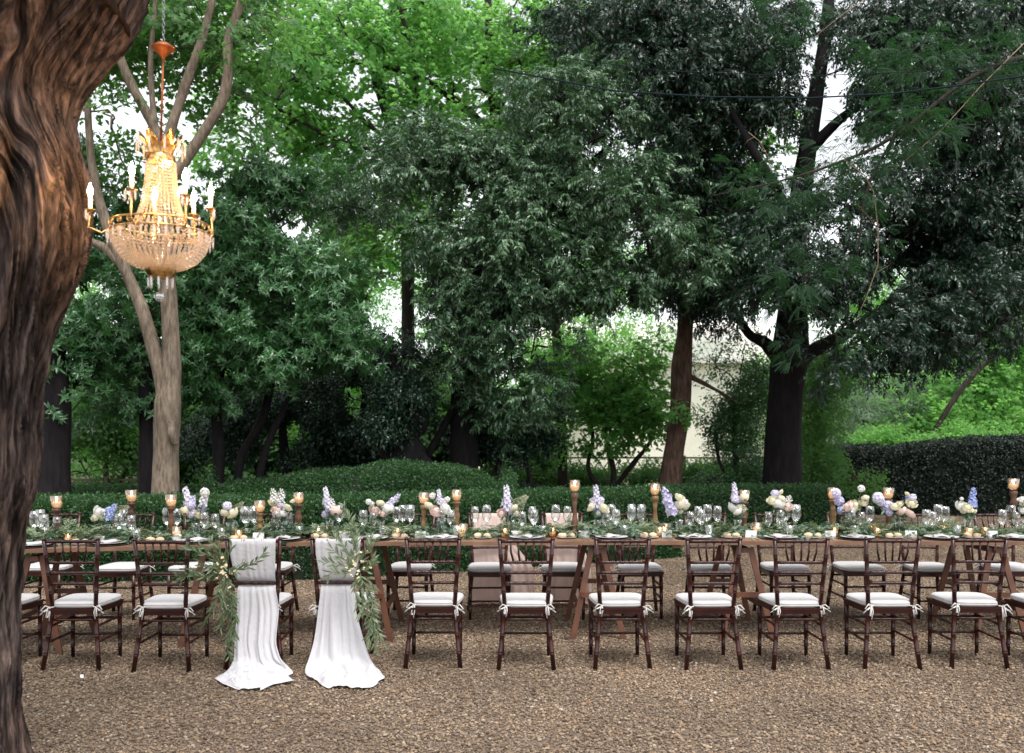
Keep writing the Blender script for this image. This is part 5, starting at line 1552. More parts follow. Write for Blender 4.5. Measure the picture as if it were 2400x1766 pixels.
def mk_roll(seed):
    def f():
        r = np.random.default_rng(seed); mb = MB(); mb.sphere((0, 0, .024), .034, 18, 10, 0, (1, 1, .72))
        for i, v in enumerate(mb.v):
            k = 1 + .12 * float(vnoise(v[0] * 40 + seed, v[1] * 40, v[2] * 40)); mb.v[i] = (v[0] * k * 1.05, v[1] * k, v[2] * k if v[2] > .012 else .001 + v[2] * .3)
        return mb.build('bread_roll', bread_m)
    return f
def mk_card():
    mb = MB(); w, h, t = .045, .055, .0012
    for s in (-1, 1):
        mb.add([(-w, s * .018, 0), (w, s * .018, 0), (w, 0, h), (-w, 0, h), (-w, s * .018 - s * t, 0), (w, s * .018 - s * t, 0), (w, 0, h - .002), (-w, 0, h - .002)], [(0, 1, 2, 3), (7, 6, 5, 4), (0, 3, 7, 4), (1, 5, 6, 2), (0, 4, 5, 1)])
    return mb.build('place_card', paper_m)
def mk_fork():
    mb = MB()
    mb.beam((0, -.09, .003), (0, .03, .006), .006, .002); mb.beam((0, -.10, .003), (0, -.06, .003), .011, .002); mb.beam((0, .03, .006), (0, .05, .004), .018, .0015)
    for i in range(4): mb.beam((-.0075 + i * .005, .05, .004), (-.0075 + i * .005, .09, .008), .0025, .0015)
    return mb.build('fork', steel_m)
def mk_knife():
    mb = MB(); mb.beam((0, -.11, .003), (0, 0, .003), .011, .004); mb.beam((0, 0, .003), (.001, .11, .003), .016, .0014); return mb.build('knife', steel_m)
def mk_napkin():
    r = np.random.default_rng(8); n = 18; u = np.linspace(-1, 1, n); X, Y = np.meshgrid(u * .055, u * .085)
    Z = .026 + .006 * np.cos(X * 60) + .006 * fbm(X * 25, Y * 25, 2, 3) + .004
    i = np.arange(n - 1)[:, None]; j = np.arange(n - 1)[None]
    F = np.stack([i * n + j, i * n + j + 1, (i + 1) * n + j + 1, (i + 1) * n + j], -1).reshape(-1, 4)
    o = link('folded_napkin', np_mesh('folded_napkin', np.stack([X, Y, Z], -1).reshape(-1, 3), F, napkin_m, True))
    m = o.modifiers.new('s', 'SOLIDIFY'); m.thickness = .006; m.offset = -1
    return o
rs = random.Random(31)
plates = [80, 254, 455, 664, 872, 1034, 1233, 1433, 1629, 1829, 2010, 2206, 2384]
for desc, key, mk, cat, grp in (('dark charger plate', 'charger', mk_charger, 'charger', 'dark chargers'), ('white dinner plate', 'plate', mk_plate1, 'plate', 'white dinner plates'), ('folded pinkish napkin', 'napkin', mk_napkin, 'napkin', 'folded napkins')):
    labs = label_set(plates, desc, 'before')
    for px in plates:
        x, y = T(px, .175); z = TOP + (.0045 if key != 'charger' else 0) - (.001 if key == 'plate' else 0)
        if key == 'napkin' and px in (80, 254, 1034, 1433, 2206): pass
        place(key, mk, (x, y, z + (.0 if key != 'napkin' else -.002)), rs.uniform(-.5, .5) if key == 'napkin' else 0, labs[px], cat, grp)
forks = sorted([p - 58 for p in plates] + [p - 66 for p in plates])
labs = label_set(forks, 'steel fork', 'before')
for p in forks:
    x, y = T(p, .15); place('fork', mk_fork, (x, y, TOP + .001), rs.uniform(-.12, .12), labs[p], 'fork', 'steel forks')
knives = [p + 60 for p in plates]
labs = label_set(knives, 'steel table knife', 'before')
for p in knives:
    x, y = T(p, .14); place('knife', mk_knife, (x, y, TOP), rs.uniform(-.1, .1), labs[p], 'knife', 'steel knives')
sides = [187, 363, 560, 750, 937, 1130, 1328, 1520, 1714, 1905, 2093, 2279]
labs = label_set(sides, 'small bread side plate', 'near'); l1 = label_set([p - 12 for p in sides], 'left roll on side plate', 'near'); l2 = label_set([p + 12 for p in sides], 'right roll on side plate', 'near')
for i, p in enumerate(sides):
    x, y = T(p, .24); place('side', mk_side, (x, y, TOP), 0, labs[p], 'side plate', 'side plates')
    place('roll' + str(i % 2), mk_roll(i % 2), (x - .036, y + rs.uniform(-.01, .01), TOP + .006), rs.uniform(0, 6), l1[p - 12], 'bread roll', 'bread rolls', (1.1, .95, .8))
    place('roll2', mk_roll(5), (x + .038, y + rs.uniform(-.01, .01), TOP + .006), rs.uniform(0, 6), l2[p + 12], 'bread roll', 'bread rolls', (.9, .85, .78))
cards = [232, 414, 606, 808, 986, 1211, 1369, 1562, 1760, 1945, 2135, 2324]
labs = label_set(cards, 'blank white folded place card', 'before')
for p in cards:
    x, y = T(p, .30); place('card', mk_card, (x, y, TOP + .001), rs.uniform(-.3, .3), labs[p], 'place card', 'white place cards')

# --- glasses
def mk_wine(h, rb):
    def f():
        mb = MB()
        st = h * .42
        mb.lathe([(.034, .001), (.034, .0025), (.012, .006), (.004, .014), (.0038, st * .8), (.007, st), (rb * .62, st + h * .06), (rb * .93, st + h * .16), (rb, st + h * .25), (rb * .95, st + h * .40), (rb * .82, h), (rb * .80, h), (rb * .93, st + h * .40), (rb * .975, st + h * .25), (rb * .90, st + h * .165), (rb * .58, st + h * .07), (.002, st + .008)], seg=20)
        return mb.build('wine_glass', glass_m)
    return f
def mk_tumbler():
    mb = MB(); mb.lathe([(.001, .001), (.028, .001), (.030, .004), (.035, .10), (.0335, .10), (.028, .010), (.001, .010)], seg=20); return mb.build('water_tumbler', glass_m)
Zf = lambda n, zx: (0, 450, 950, 1400, 1850)[n - 1] + zx / 2.7533
near_g = [(1, 285), (1, 370), (1, 770), (1, 850), (1, 1320), (1, 1390), (2, 545), (2, 625), (2, 1105), (2, 1170), (2, 1610), (3, 235), (3, 295), (3, 755), (3, 830), (3, 1290), (3, 1360), (4, 600), (4, 670), (4, 1105), (4, 1180), (4, 1640), (5, 380), (5, 465), (5, 885), (5, 925), (5, 1375), (5, 1465)]
far_g = [(1, 220), (1, 260), (1, 800), (1, 1080), (1, 1140), (1, 1580), (1, 1640), (2, 350), (2, 400), (2, 950), (2, 1320), (2, 1360), (2, 1410), (3, 30), (3, 450), (3, 525), (3, 820), (3, 970), (3, 1045), (3, 1330), (3, 1460), (3, 1520), (4, 220), (4, 285), (4, 650), (4, 710), (4, 775), (4, 1215), (4, 1280), (5, 45), (5, 520), (5, 960), (5, 1005), (5, 1430)]
ng = sorted(Zf(*a) for a in near_g); fg = sorted(Zf(*a) for a in far_g)
l1 = label_set(ng, 'near wine glass', 'opposite'); l2 = label_set(fg, 'tall far wine glass', 'opposite')
for i, p in enumerate(ng):
    x, y = T(p, .36 + (.035 if i % 2 else 0)); k = i % 2
    place('wn%d' % k, mk_wine(.205 if k else .225, .034 if k else .038), (x, y, TOP), rs.uniform(0, 1), l1[p], 'wine glass', 'stemmed wine glasses')
for i, p in enumerate(fg):
    x, y = T(p, .60 + rs.uniform(-.03, .06)); k = i % 2
    place('wf%d' % k, mk_wine(.25 if k else .235, .041 if k else .038), (x, y, TOP), rs.uniform(0, 1), l2[p], 'wine glass', 'stemmed wine glasses')
tum = [Zf(1, 880), Zf(1, 1430), Zf(2, 690), Zf(2, 1230), Zf(3, 890), Zf(3, 330), Zf(3, 1410), Zf(4, 720), Zf(4, 1240), Zf(5, 420), Zf(5, 1080)]
l1 = label_set(tum, 'small clear tumbler', 'before')
for p in tum:
    x, y = T(p, .30); place('tum', mk_tumbler, (x, y, TOP), 0, l1[p], 'tumbler', 'clear tumblers')

# --- votives
def mk_votive(w, h, mat, wax_h=.045):
    def f():
        root = empty('votive_holder', None, 'candle holder')
        mb = MB(); mb.lathe([(.001, .001), (w * .80, .001), (w * .86, .006), (w, h), (w * .95, h), (w * .82, .010), (.001, .009)], seg=30, flute=15, famp=.03); mb.build('holder', mat, root)
        mb = MB(); mb.lathe([(.001, .0105), (w * .7, .0105), (w * .72, wax_h), (.001, wax_h - .003)], seg=14); c = mb.build('candle', wax_m, root)
        mb = MB(); mb.lathe([(.0006, 0), (.004, .005), (.0045, .010), (.0025, .019), (.0004, .027)], (0, 0, wax_h + .002), 8); mb.build('flame', flame_m, c)
        return root
    return f
vot = [(1, 440, .34, 'g'), (2, 300, .32, 'g'), (2, 1325, .32, 'g'), (2, 985, .34, 'r'), (3, 640, .30, 'g'), (3, 950, .34, 'g'), (4, 430, .36, 'g'), (4, 1530, .36, 'g'), (5, 565, .32, 'g'), (5, 1160, .32, 'g'), (5, 1260, .36, 'g'), (5, 1000, .50, 'g'), (5, 530, .56, 'c'), (1, 1140, .34, 'h'), (2, 815, .45, 'c'), (3, 370, .30, 'h'), (4, 1030, .36, 'h'), (4, 440, .62, 'c'), (3, 1640, .36, 'c')]
kinds = {'g': ('vg', mk_votive(.037, .078, votglass_m), 'gold mercury glass votive', 1), 'r': ('vr', mk_votive(.027, .045, votglass_m, .03), 'small rosy glass votive', 1), 'c': ('vc', mk_votive(.042, .085, cupglass_m), 'amber bowl votive with lit candle', 1), 'h': ('vh', mk_votive(.041, .115, cupglass_m, .075), 'clear cylinder holding a lit pillar candle', 1)}
for kd in kinds:
    l = sorted(Zf(a, b) for a, b, o, k in vot if k == kd); labs = label_set(l, kinds[kd][2], 'by')
    for a, b, o, k in vot:
        if k == kd:
            p = Zf(a, b); x, y = T(p, o); place(kinds[kd][0], kinds[kd][1], (x, y, TOP), rs.uniform(0, 3), labs[p], 'candle holder', 'votive candle holders')

# --- tall candle stands
def candle_stand(px, top, off, style, label):
    x, y = T(px, off)
    ztop = EYE - (top - HOR) * y / FPX
    H = ztop - TOP - .098
    root = empty('candle_stand', label, 'candle stand', (x, y, TOP), 0, 'tall candle stands')
    S = [[(0.001, 0), (.045, 0), (.047, .008), (.044, .018), (.030, .028), (.022, .05), (.026, .07), (.017, .09), (.019, .30), (.024, .48), (.030, .60), (.019, .68), (.024, .72), (.018, .76), (.017, .84), (.028, .90), (.034, .94), (.034, .985), (.001, 1)],
         [(0.001, 0), (.043, 0), (.043, .03), (.033, .05), (.034, .09), (.022, .12), (.027, .22), (.030, .30), (.021, .40), (.016, .62), (.021, .78), (.017, .80), (.030, .86), (.031, .97), (.001, 1)],
         [(0.001, 0), (.040, 0), (.042, .04), (.022, .09), (.016, .14), (.030, .26), (.034, .36), (.028, .44), (.016, .54), (.017, .60), (.029, .66), (.031, .72), (.020, .80), (.028, .90), (.032, .97), (.001, 1)]][style % 3]
    prof = [(r_, z * H if z > .03 else z * max(H, .2)) for r_, z in S]
    mb = MB(); mb.lathe(prof, seg=18, flute=9 if style == 2 else 0, famp=.05); mb.build('column', (stand_m, stand_g, stand_d)[style // 3], root)
    mb = MB(); mb.lathe([(.001, H + .001), (.022, H + .002), (.034, H + .016), (.043, H + .040), (.0455, H + .098), (.0440, H + .098), (.041, H + .040), (.032, H + .018), (.020, H + .006), (.001, H + .005)], seg=22); mb.build('glass_cup', cupglass_m, root)
    mb = MB(); mb.lathe([(.001, H + .0065), (.018, H + .008), (.036, H + .034), (.0385, H + .050), (.001, H + .047)], seg=16); c = mb.build('candle', wax_m, root)
    mb = MB(); mb.lathe([(.0006, 0), (.0045, .006), (.0055, .012), (.003, .024), (.0004, .034)], (0, 0, H + .049), 8); mb.build('flame', flame_m, c)
for px, top, off, st, lab in [(124, 1088, .42, 6, 'tall dark candle stand nearest the great trunk'), (288, 1075, .62, 6, 'tall dark candle stand in front of the forked tree, beyond the garland'), (375, 1085, .40, 0, 'tall brown candle stand below the forked tree trunk'),
                              (570, 1098, .44, 5, 'short fluted gilt candle stand behind the left draped chair'), (655, 1080, .62, 0, 'brown candle stand beyond the garland between the two draped chairs'), (929, 1080, .44, 4, 'golden brown candle stand with square neck, left of the fifth bouquet pair'),
                              (1001, 1074, .62, 3, 'slim gilt candle stand right of the roses behind the first right hand chair'), (1260, 1053, .36, 1, 'tallest carved candle stand, near the middle of the table'), (1436, 1061, .62, 4, 'gilt candle stand just left of the leaning lilac spike'),
                              (1632, 1075, .62, 0, 'brown candle stand half hidden by the upright pale spike'), (1826, 1070, .58, 3, 'gilt candle stand in front of the short hedge, among lilac blooms'), (1948, 1070, .62, 0, 'brown candle stand in front of the black hedge, right of the middle'), (2222, 1050, .60, 2, 'tall fluted brown candle stand near the right edge')]:
    candle_stand(px * K, top * K, off, st, lab)

# ================================================================ FLOWERS
def rose_mesh(mat, seed):
    """cupped garden rose: petals lie in nested broken shells, their rims rolled outwards"""
    r = random.Random(seed); mb = MB()
    for layer, (n, rad, top) in enumerate([(3, .30, 1.25), (4, .46, 1.05), (5, .64, .80), (5, .82, .50), (6, 1.0, .22)]):
        for i in range(n):
            a0 = 2 * PI * i / n + layer * .6 + r.uniform(-.12, .12); wa = 2 * PI / n * .72
            tp = top + r.uniform(-.12, .12); vs = []
            for v in range(5):
                t = v / 4
                for u in range(5):
                    uu = (u / 4 - .5) * 2
                    ph = -1.25 + (tp + 1.25) * t * (1 - .10 * uu * uu)
                    a = a0 + uu * wa * (.55 + .45 * math.sin(PI * min(1, t + .2)))
                    rr = rad * (1 + (.16 if v == 4 else 0) + r.uniform(-.03, .03)) * math.cos(ph)
                    vs.append((rr * math.cos(a), rr * math.sin(a), rad * .82 * math.sin(ph) + .05 * layer * 0))
            fs = [(v * 5 + u, v * 5 + u + 1, v * 5 + u + 6, v * 5 + u + 5) for v in range(4) for u in range(4)]
            mb.add(vs, fs, 0, True)
    mb.ico((0, 0, -.05), .66, 0, (1, 1, .85)); mb.ico((0, 0, .3), .3, 0)
    me = mb.mesh('rose'); me.materials.append(mat); return me
def floret(mb, c, out, s, r):
    out = Vector(out).normalized(); a = out.cross(Vector((0, 0, 1)))
    if a.length < .1: a = Vector((1, 0, 0))
    a.normalize(); b = out.cross(a); n = 5; o = r.uniform(0, 6)
    for k in range(n):
        t = o + 2 * PI * k / n; e = (a * math.cos(t) + b * math.sin(t)); f = (a * -math.sin(t) + b * math.cos(t))
        c = Vector(c)
        mb.add([c, c + e * s * .55 - f * s * .38 + out * s * .15, c + e * s + out * s * r.uniform(.05, .3), c + e * s * .55 + f * s * .38 + out * s * .15], [(0, 1, 2, 3)])
def spike_mesh(mat, seed, dens=46, w=.20):
    r = random.Random(seed); mb = MB()
    for i in range(dens):
        t = (i + r.random()) / dens; a = i * 2.4
        rr = w * (1 - .60 * t ** 1.6) * r.uniform(.55, 1.2)
        o = Vector((math.cos(a), math.sin(a), .15))
        floret(mb, (o.x * rr, o.y * rr, t), o + Vector((r.uniform(-.3, .3), r.uniform(-.3, .3), r.uniform(-.2, .4))), .125 * r.uniform(.8, 1.2) * (1 - .5 * t), r)
    mb.tube([(0, 0, -.3), (0, 0, 1)], [.02, .012], 5, 1)
    me = mb.mesh('spike'); me.materials.append(mat); me.materials.append(green_stem); return me
def ball_mesh(mat, seed):
    r = random.Random(seed); mb = MB()
    for i in range(34):
        z = 1 - 2 * (i + .5) / 34; q = math.sqrt(1 - z * z); a = i * 2.4; o = Vector((q * math.cos(a), q * math.sin(a), z))
        floret(mb, o * r.uniform(.6, .85), o, .36, r)
    me = mb.mesh('cluster'); me.materials.append(mat); return me
def frond_mesh(mat, seed):
    r = random.Random(seed); mb = MB()
    for i in range(16):
        t = i / 16
        for s in (-1, 1):
            L = .42 * (1 - t) + .05
            c = Vector((.15 * t * t, 0, t))
            for k in range(5):
                q = c + Vector((s * L * k / 5, .02 * k, L * .5 * k / 5)); leaf(mb, q, (s * .6, r.uniform(-.6, .6), 1), (0, 1, 0), .085, .022, .1, .1)
    me = mb.mesh('frond'); me.materials.append(mat); return me
BL = {'rw': [rose_mesh(rose_v, i) for i in (1, 2)], 'rc': [rose_mesh(rose_w, i) for i in (3, 4)], 'rp': [rose_mesh(rose_p, i) for i in (5, 6)],
      'dl': [spike_mesh(lilac_m, 7)], 'db': [spike_mesh(blue_m, 8)], 'dp': [spike_mesh(paleli_m, 9)], 'sw': [spike_mesh(snap_m, 10, 34, .24)],
      'hl': [ball_mesh(lilac_m, 11)], 'hp': [ball_mesh(paleli_m, 12)], 'hb': [ball_mesh(blue_m, 13)], 'hw': [ball_mesh(snap_m, 14)], 'fr': [frond_mesh(fern_m, 15)]}
BN = {'r': 'rose', 'd': 'delphinium_spike', 's': 'snapdragon', 'h': 'blossom_cluster', 'f': 'fern_frond'}
def bouquet(zn, label, blooms, off=.42):
    r = random.Random(len(label))
    pxs = [Zf(zn, b[1]) for b in blooms]; cx_ = sum(pxs) / len(pxs)
    x0, y0 = T(cx_, off)
    root = empty('flower_arrangement', label, 'flowers', (x0, y0, TOP), 0, 'flower arrangements along the table')
    mb = MB(); mb.lathe([(.001, .001), (.026, .001), (.028, .004), (.030, .10), (.036, .135), (.0345, .135), (.0285, .10), (.0265, .008), (.001, .008)], seg=18); mb.build('vase', glass_m, root)
    m = y0 / FPX / 2.7533
    st = MB(); lf = MB()
    for i, (k, zx, zy, size, *tilt) in enumerate(blooms):
        me = BL[k][i % len(BL[k])]
        px, py = Zf(zn, zx), 1100 + zy / 2.7533
        dy = r.uniform(-.05, .03) - (.02 if k[0] == 'r' else -.01)
        c = P(px, py, y0 + dy) - Vector((x0, y0, TOP))
        o = link(BN[k[0]], me, root)
        tl = math.radians(tilt[0]) if tilt else r.uniform(-.2, .2)
        if k[0] in 'rh':
            s = size * m; o.scale = (s, s, s); o.location = c
            o.rotation_euler = (.75 + r.uniform(-.3, .3), c.x * 4 + r.uniform(-.3, .3), r.uniform(0, 6)); end = c - Vector((0, 0, s * .3))
        else:
            L = size * m; wv = max(1.0, .055 / L / .40) if k[0] in 'ds' else 1
            o.scale = (L * wv, L * wv, L); o.rotation_euler = (0, tl, 0)
            o.location = c - Vector((math.sin(tl), 0, math.cos(tl))) * L * .5; end = Vector(o.location)
        b = Vector((end.x * .1 + r.uniform(-.012, .012), r.uniform(-.012, .012), .012)); neck = Vector((end.x * .25, end.y * .3, .13))
        st.tube([b, neck, end.lerp(neck, .35) + Vector((0, 0, .01)), end], .0022, 5)
        for q in range(3):
            p = neck.lerp(end, r.uniform(.1, .8)); leaf(lf, p, rv(r) + Vector((0, -.3, .2)), rv(r) + Vector((0, 0, 1)), r.uniform(.04, .07), r.uniform(.015, .024), .1, .2, 0, 2)
    st.build('stems', green_stem, root, 'stuff'); lf.build('leaves', euca_l, root, 'stuff')
bouquet(1, 'low bouquet of white roses with blue blossom and a fern, leftmost on the table', [('rw', 640, 275, 40), ('rc', 615, 308, 30), ('rc', 657, 312, 27), ('db', 722, 275, 110, 25), ('hb', 705, 265, 28), ('fr', 790, 255, 85, 55), ('hw', 665, 270, 18)])
bouquet(1, 'large bouquet of pale lilac spikes over cream roses, right of the forked trunk', [('dp', 1213, 195, 160, -14), ('dp', 1240, 240, 140, 8), ('sw', 1315, 175, 110, 10), ('hw', 1322, 150, 34), ('dp', 1318, 225, 110, 20), ('rc', 1200, 272, 34), ('rc', 1288, 292, 36), ('hp', 1240, 290, 32), ('hl', 1228, 240, 26), ('hp', 1300, 250, 30)])
bouquet(1, 'small cream rose bouquet with short fern, left of the draped chairs', [('hp', 1465, 238, 34), ('rc', 1452, 280, 34), ('rc', 1500, 282, 40), ('hw', 1478, 258, 24), ('fr', 1540, 240, 80, 30)])
bouquet(2, 'bouquet of white snapdragons over peach and cream roses, behind the left draped chair', [('sw', 525, 165, 80, -5), ('sw', 575, 170, 85, 5), ('rc', 525, 215, 32), ('rp', 558, 268, 38), ('rc', 620, 245, 30), ('rp', 535, 255, 28), ('hl', 572, 235, 24), ('rc', 650, 205, 17), ('hw', 600, 270, 30), ('rw', 585, 290, 28)])
bouquet(2, 'bouquet with one tall lilac spike and a blush rose, left of the right draped chair', [('dp', 868, 180, 130, -8), ('hl', 880, 215, 28), ('rp', 928, 272, 36), ('rc', 905, 245, 28), ('hp', 862, 292, 30), ('hl', 880, 262, 26), ('sw', 900, 225, 70, 10)])
bouquet(2, 'bouquet of blush roses with a lilac spike leaning far right, right of the draped chairs', [('hw', 1140, 210, 22), ('hw', 1160, 225, 20), ('rp', 1185, 268, 46), ('rc', 1215, 220, 26), ('rw', 1268, 258, 34), ('dl', 1300, 205, 120, 42), ('rp', 1235, 285, 28), ('hw', 1240, 240, 24)])
bouquet(3, 'full bouquet of big blush and white roses under pale lilac, between two candle stands', [('hw', 175, 172, 24), ('dp', 218, 178, 95, -4), ('rc', 152, 235, 30), ('rp', 200, 270, 46), ('rw', 262, 252, 44), ('rc', 285, 285, 28), ('hw', 240, 215, 30), ('hw', 270, 195, 22), ('rw', 235, 292, 28)])
bouquet(3, 'bouquet with the tallest upright lilac spike and a feathery cream frond, centre', [('dp', 654, 185, 160, -2), ('dp', 668, 245, 110, 0), ('fr', 735, 215, 130, 35), ('rp', 622, 285, 32), ('rc', 702, 248, 26), ('hl', 672, 292, 30), ('rc', 715, 285, 24), ('sw', 700, 270, 70, 20)])
bouquet(3, 'bouquet of a broad pale lilac spike between white roses, right of the tallest candle stand', [('dp', 1232, 175, 140, -3), ('rc', 1196, 242, 32), ('rc', 1282, 248, 40), ('hp', 1215, 210, 32), ('hp', 1262, 200, 26), ('hb', 1235, 262, 26), ('rw', 1250, 280, 26)])
bouquet(4, 'bouquet of white roses with a long lilac spike leaning left', [('dl', 458, 205, 185, -22), ('rc', 532, 180, 32), ('rc', 548, 232, 46), ('rc', 535, 262, 34), ('hw', 565, 215, 26)])
bouquet(4, 'bouquet with one upright pale spike over white roses, left of a brown candle stand', [('dp', 885, 148, 120, -4), ('hb', 905, 200, 28), ('rc', 948, 185, 30), ('rw', 880, 248, 40), ('rc', 925, 258, 34), ('rw', 905, 275, 28), ('hp', 890, 195, 30)])
bouquet(4, 'rounded bouquet of cream and blush roses with a hint of blue, before the black trunk', [('hp', 1148, 160, 32), ('rc', 1182, 148, 19), ('rc', 1130, 202, 34), ('rc', 1192, 195, 28), ('rw', 1172, 228, 40), ('rp', 1225, 238, 36), ('hb', 1155, 185, 24), ('sw', 1235, 195, 50, 30)])
bouquet(5, 'loose bouquet of blush roses with one long white bloom arching high', [('hw', 465, 125, 26), ('rc', 490, 188, 24), ('rp', 375, 240, 40), ('rc', 428, 232, 36), ('rc', 480, 215, 30), ('hl', 322, 205, 38), ('hb', 335, 262, 32), ('hp', 305, 155, 36), ('rw', 405, 262, 26)])
bouquet(5, 'wide bouquet of lilac blooms at left with peach roses at right, before the dark hedge', [('hp', 575, 185, 44), ('hp', 590, 215, 30), ('hl', 635, 240, 46), ('hl', 645, 280, 28), ('rc', 680, 240, 32), ('rp', 725, 272, 34), ('rp', 780, 285, 34), ('rc', 790, 222, 34), ('hb', 775, 195, 34), ('rc', 762, 160, 17), ('hp', 798, 185, 28), ('rc', 712, 225, 24)])
bouquet(5, 'small bouquet of white roses with a blue spike, before the dark hedge', [('db', 1185, 180, 120, 4), ('rw', 1108, 238, 36), ('rc', 1152, 250, 34), ('hw', 1112, 192, 14), ('rw', 1130, 262, 28), ('hb', 1178, 225, 28), ('rc', 1195, 272, 16)])
bouquet(5, 'bouquet of cream roses cut by the right edge of the photo', [('rw', 1500, 195, 26), ('rc', 1530, 225, 34), ('rw', 1520, 262, 36), ('hp', 1550, 195, 30)])

# ================================================================ CHANDELIER
def chandelier():
    dC = 4.7; k = dC / FPX; cxp = 377
    def zz(y): return EYE - (y - HOR) * k
    x0 = (cxp - 1200) * k; zr = zz(537)
    sc_ = 4.0 / dC
    root = empty('chandelier', 'lit crystal chandelier with gilt ring and candle bulbs hanging beside the great trunk', 'chandelier', (x0 * sc_, 4.0, EYE + (zr - EYE) * sc_))
    root.scale = (sc_, sc_, sc_)
    def h(y): return zz(y) - zr
    # hanging rod, ceiling rose and the chain above
    mb = MB(); mb.tube([(.012, 0, h(110)), (.008, 0, h(200)), (.0, 0, h(330))], .0055, 8); mb.build('rod', rust_m, root)
    mb = MB(); mb.lathe([(.001, h(100)), (.03, h(103)), (.057, h(112)), (.055, h(116)), (.03, h(124)), (.012, h(134)), (.006, h(140)), (.0, h(140))], (.012, 0, 0), 24); mb.build('canopy', rust_m, root)
    mb = MB()
    zc = h(100); i = 0
    while zc < h(-60):
        m = []
        for q in range(9):
            a = 2 * PI * q / 8
            v = Vector((.006 * math.cos(a), 0, .012 * math.sin(a)))
            if i % 2: v = Vector((0, v.x, v.z))
            m.append(v + Vector((.013, 0, zc + .012)))
        mb.tube(m, .0016, 5, 0, False); zc += .019; i += 1
    mb.build('chain', chain_m, root)
    # top crown with leaf plates
    zt, zb = h(312), h(362)
    for q in range(6):
        a = 2 * PI * q / 6 + .3; mb = MB(); vs = []; fs = []
        rows = 6; cols = 7
        for i in range(rows):
            t = i / (rows - 1)
            for j in range(cols):
                u = (j / (cols - 1) - .5) * 2
                w = .034 * (math.sin(PI * min(1, .25 + t * .7)) ** .6)
                hh = zb + (zt - zb) * t * (1 - .22 * u * u); rr = .052 + .050 * t ** 2.2 + .005 * math.cos(j * PI)
                vs.append((rr * math.cos(a) - u * w * math.sin(a), rr * math.sin(a) + u * w * math.cos(a), hh))
        for i in range(rows - 1):
            for j in range(cols - 1): fs.append((i * cols + j, i * cols + j + 1, (i + 1) * cols + j + 1, (i + 1) * cols + j))
        mb.add(vs, fs, 0, True); mb.build('crown_leaf', brass_m, root)
    mb = MB(); mb.lathe([(.050, h(362)), (.066, h(366)), (.070, h(376)), (.066, h(384)), (.060, h(384)), (.050, h(362))], seg=32, flute=16, famp=.03); mb.build('crown_band', brass_m, root)
    # bead strings
    bead = crystal_m
    def strings(name, n, prof, r_b, step, tw=0):
        # prof: list of (radius, z) from top to bottom
        P_ = np.array(prof); s = np.concatenate([[0], np.cumsum(np.hypot(np.diff(P_[:, 0]), np.diff(P_[:, 1])))])
        m = int(s[-1] / step); t = np.linspace(0, s[-1], m); rr = np.interp(t, s, P_[:, 0]); zz_ = np.interp(t, s, P_[:, 1])
        base = np.array(ICO_V); Vs = []
        for q in range(n):
            a = 2 * PI * q / n
            for i in range(m):
                Vs.append(base * r_b * (.92 + .16 * ((q * 7 + i * 3) % 5) / 5) + np.array([rr[i] * math.cos(a), rr[i] * math.sin(a), zz_[i]]))
        V = np.concatenate(Vs); N = len(Vs)
        F = (np.array(ICO_F)[None] + (np.arange(N) * 12)[:, None, None]).reshape(-1, 3)
        o = link(name, np_mesh(name, V, F, bead, False), root, 'stuff')
    strings('bead_tent', 30, [(.068, h(384)), (.074, h(430)), (.090, h(480)), (.120, h(520)), (.150, h(540))], .0070, .0150)
    strings('bead_bowl', 50, [(.232, h(548)), (.228, h(565)), (.212, h(588)), (.175, h(610)), (.125, h(624)), (.072, h(632))], .0088, .0165)
    strings('bead_lining', 40, [(.20, h(545)), (.19, h(575)), (.15, h(600)), (.09, h(618))], .007, .014)
    # gilt ring with pierced band
    mb = MB()
    for z_ in (h(528), h(548)):
        mb.tube([(.236 * math.cos(a), .236 * math.sin(a), z_) for a in np.linspace(0, 2 * PI, 49)], .0045, 6, 0, False)
    mb.build('ring', brass_m, root)
    for q in range(24):
        a = 2 * PI * q / 24; mb = MB(); pts = []
        for i in range(13):
            b = 2 * PI * i / 12; u = .013 * math.cos(b); v = .013 * math.sin(b)
            pts.append((.243 * math.cos(a) - u * math.sin(a), .243 * math.sin(a) + u * math.cos(a), h(537) + v))
        mb.tube(pts, .0026, 5, 0, False); mb.ico((.243 * math.cos(a), .243 * math.sin(a), h(537)), .006); mb.build('scroll', brass_m, root)
    # finial cup
    mb = MB(); mb.lathe([(.070, h(628)), (.074, h(632)), (.070, h(640)), (.060, h(648)), (.030, h(654)), (.001, h(656))], seg=30, flute=10, famp=.06); mb.build('bottom_cup', brass_m, root)
    def prism(p, L, w=.006, name='prism'):
        mb = MB(); mb.lathe([(.0004, 0), (w * .7, -L * .05), (w, -L * .15), (w * .85, -L * .8), (.0004, -L)], p, 6, 0, False); return mb.build(name, crystal_m, root)
    for q in range(9):
        a = 2 * PI * q / 9; prism((.058 * math.cos(a), .058 * math.sin(a), h(650)), .062)
    for q in range(28):
        a = 2 * PI * q / 28; prism((.250 * math.cos(a), .250 * math.sin(a), h(550)), .050 + .018 * (q % 2), .005)
    for q in range(10):
        a = 2 * PI * q / 10 + .2; prism((.115 * math.cos(a), .115 * math.sin(a), h(330)), .085, .0055)
        mb = MB(); mb.tube([(.066 * math.cos(a), .066 * math.sin(a), h(368)), (.095 * math.cos(a), .095 * math.sin(a), h(345)), (.115 * math.cos(a), .115 * math.sin(a), h(330))], .0022, 5); mb.build('hook', brass_m, root)
    mb = MB(); mb.sphere((-.006, 0, h(696)), .025, 16, 10); mb.tube([(-.006, 0, h(656)), (-.006, 0, h(686))], .0015, 5); mb.build('crystal_ball', ball_m, root)
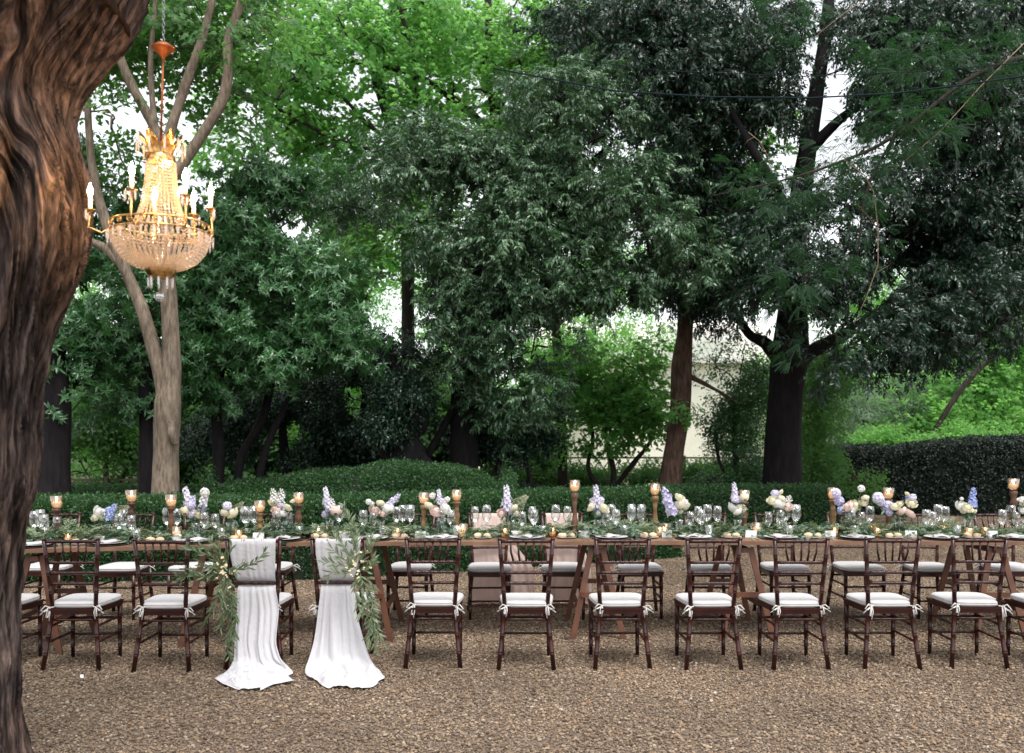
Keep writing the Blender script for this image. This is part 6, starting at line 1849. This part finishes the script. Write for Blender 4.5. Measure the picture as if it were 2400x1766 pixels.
    # arms with candle bulbs
    for a_deg, R_ in ((192, .33), (262, .27), (318, .24), (25, .24), (118, .24), (70, .25)):
        a = math.radians(a_deg); c, s = math.cos(a), math.sin(a); zb_ = h(478) if R_ < .3 else h(500)
        mb = MB(); mb.tube([(.225 * c, .225 * s, h(538)), ((R_ + .225) / 2 * c, (R_ + .225) / 2 * s, h(552)), ((R_ + .01) * c, (R_ + .01) * s, h(540)), (R_ * c, R_ * s, zb_ - .012)], [.006, .0055, .005, .005], 8)
        mb.lathe([(.001, zb_ - .012), (.010, zb_ - .010), (.026, zb_ - .002), (.027, zb_ + .001), (.012, zb_ + .002), (.011, zb_ + .010), (.001, zb_ + .010)], (R_ * c, R_ * s, 0), 14)
        arm = mb.build('arm', brass_m, root)
        mb = MB(); mb.lathe([(.0095, zb_ + .008), (.0095, zb_ + .066), (.006, zb_ + .068)], (R_ * c, R_ * s, 0), 12); mb.build('candle_sleeve', wax_m, arm)
        mb = MB(); mb.lathe([(.005, 0), (.011, .010), (.0135, .022), (.010, .038), (.004, .052), (.0008, .064)], (R_ * c, R_ * s, zb_ + .068), 12); mb.build('bulb', bulb_m, arm)
        for q in range(3):
            b = a + (q - 1) * .09; 
            mb = MB(); mb.lathe([(.0004, 0), (.005, -.004), (.006, -.01), (.005, -.045), (.0004, -.055)], ((R_ + .015) * math.cos(b), (R_ + .015) * math.sin(b), zb_ - .004), 6, 0, False); mb.build('prism', crystal_m, arm)
def crystal():
    m, n, l, out = new_mat('crystal')
    tr = n.new('ShaderNodeBsdfTransparent'); tr.inputs[0].default_value = (.98, .95, .90, 1)
    gl = n.new('ShaderNodeBsdfGlossy'); gl.inputs['Roughness'].default_value = .12
    tl = n.new('ShaderNodeBsdfTranslucent'); tl.inputs[0].default_value = (.98, .80, .60, 1)
    a = n.new('ShaderNodeMixShader'); a.inputs[0].default_value = .45
    b = n.new('ShaderNodeMixShader'); b.inputs[0].default_value = .45
    l.new(gl.outputs[0], a.inputs[1]); l.new(tl.outputs[0], a.inputs[2]); l.new(a.outputs[0], b.inputs[1]); l.new(tr.outputs[0], b.inputs[2]); l.new(b.outputs[0], out.inputs[0])
    return m
crystal_m = crystal()
ball_m = glass_mat('crystal_ball_glass', (.9, .93, .95), .02, .25, .9)
chandelier()
print('OBJECTS', len(bpy.data.objects), 'TRIS', sum(len(o.data.polygons) for o in COL.objects if o.type == 'MESH'))
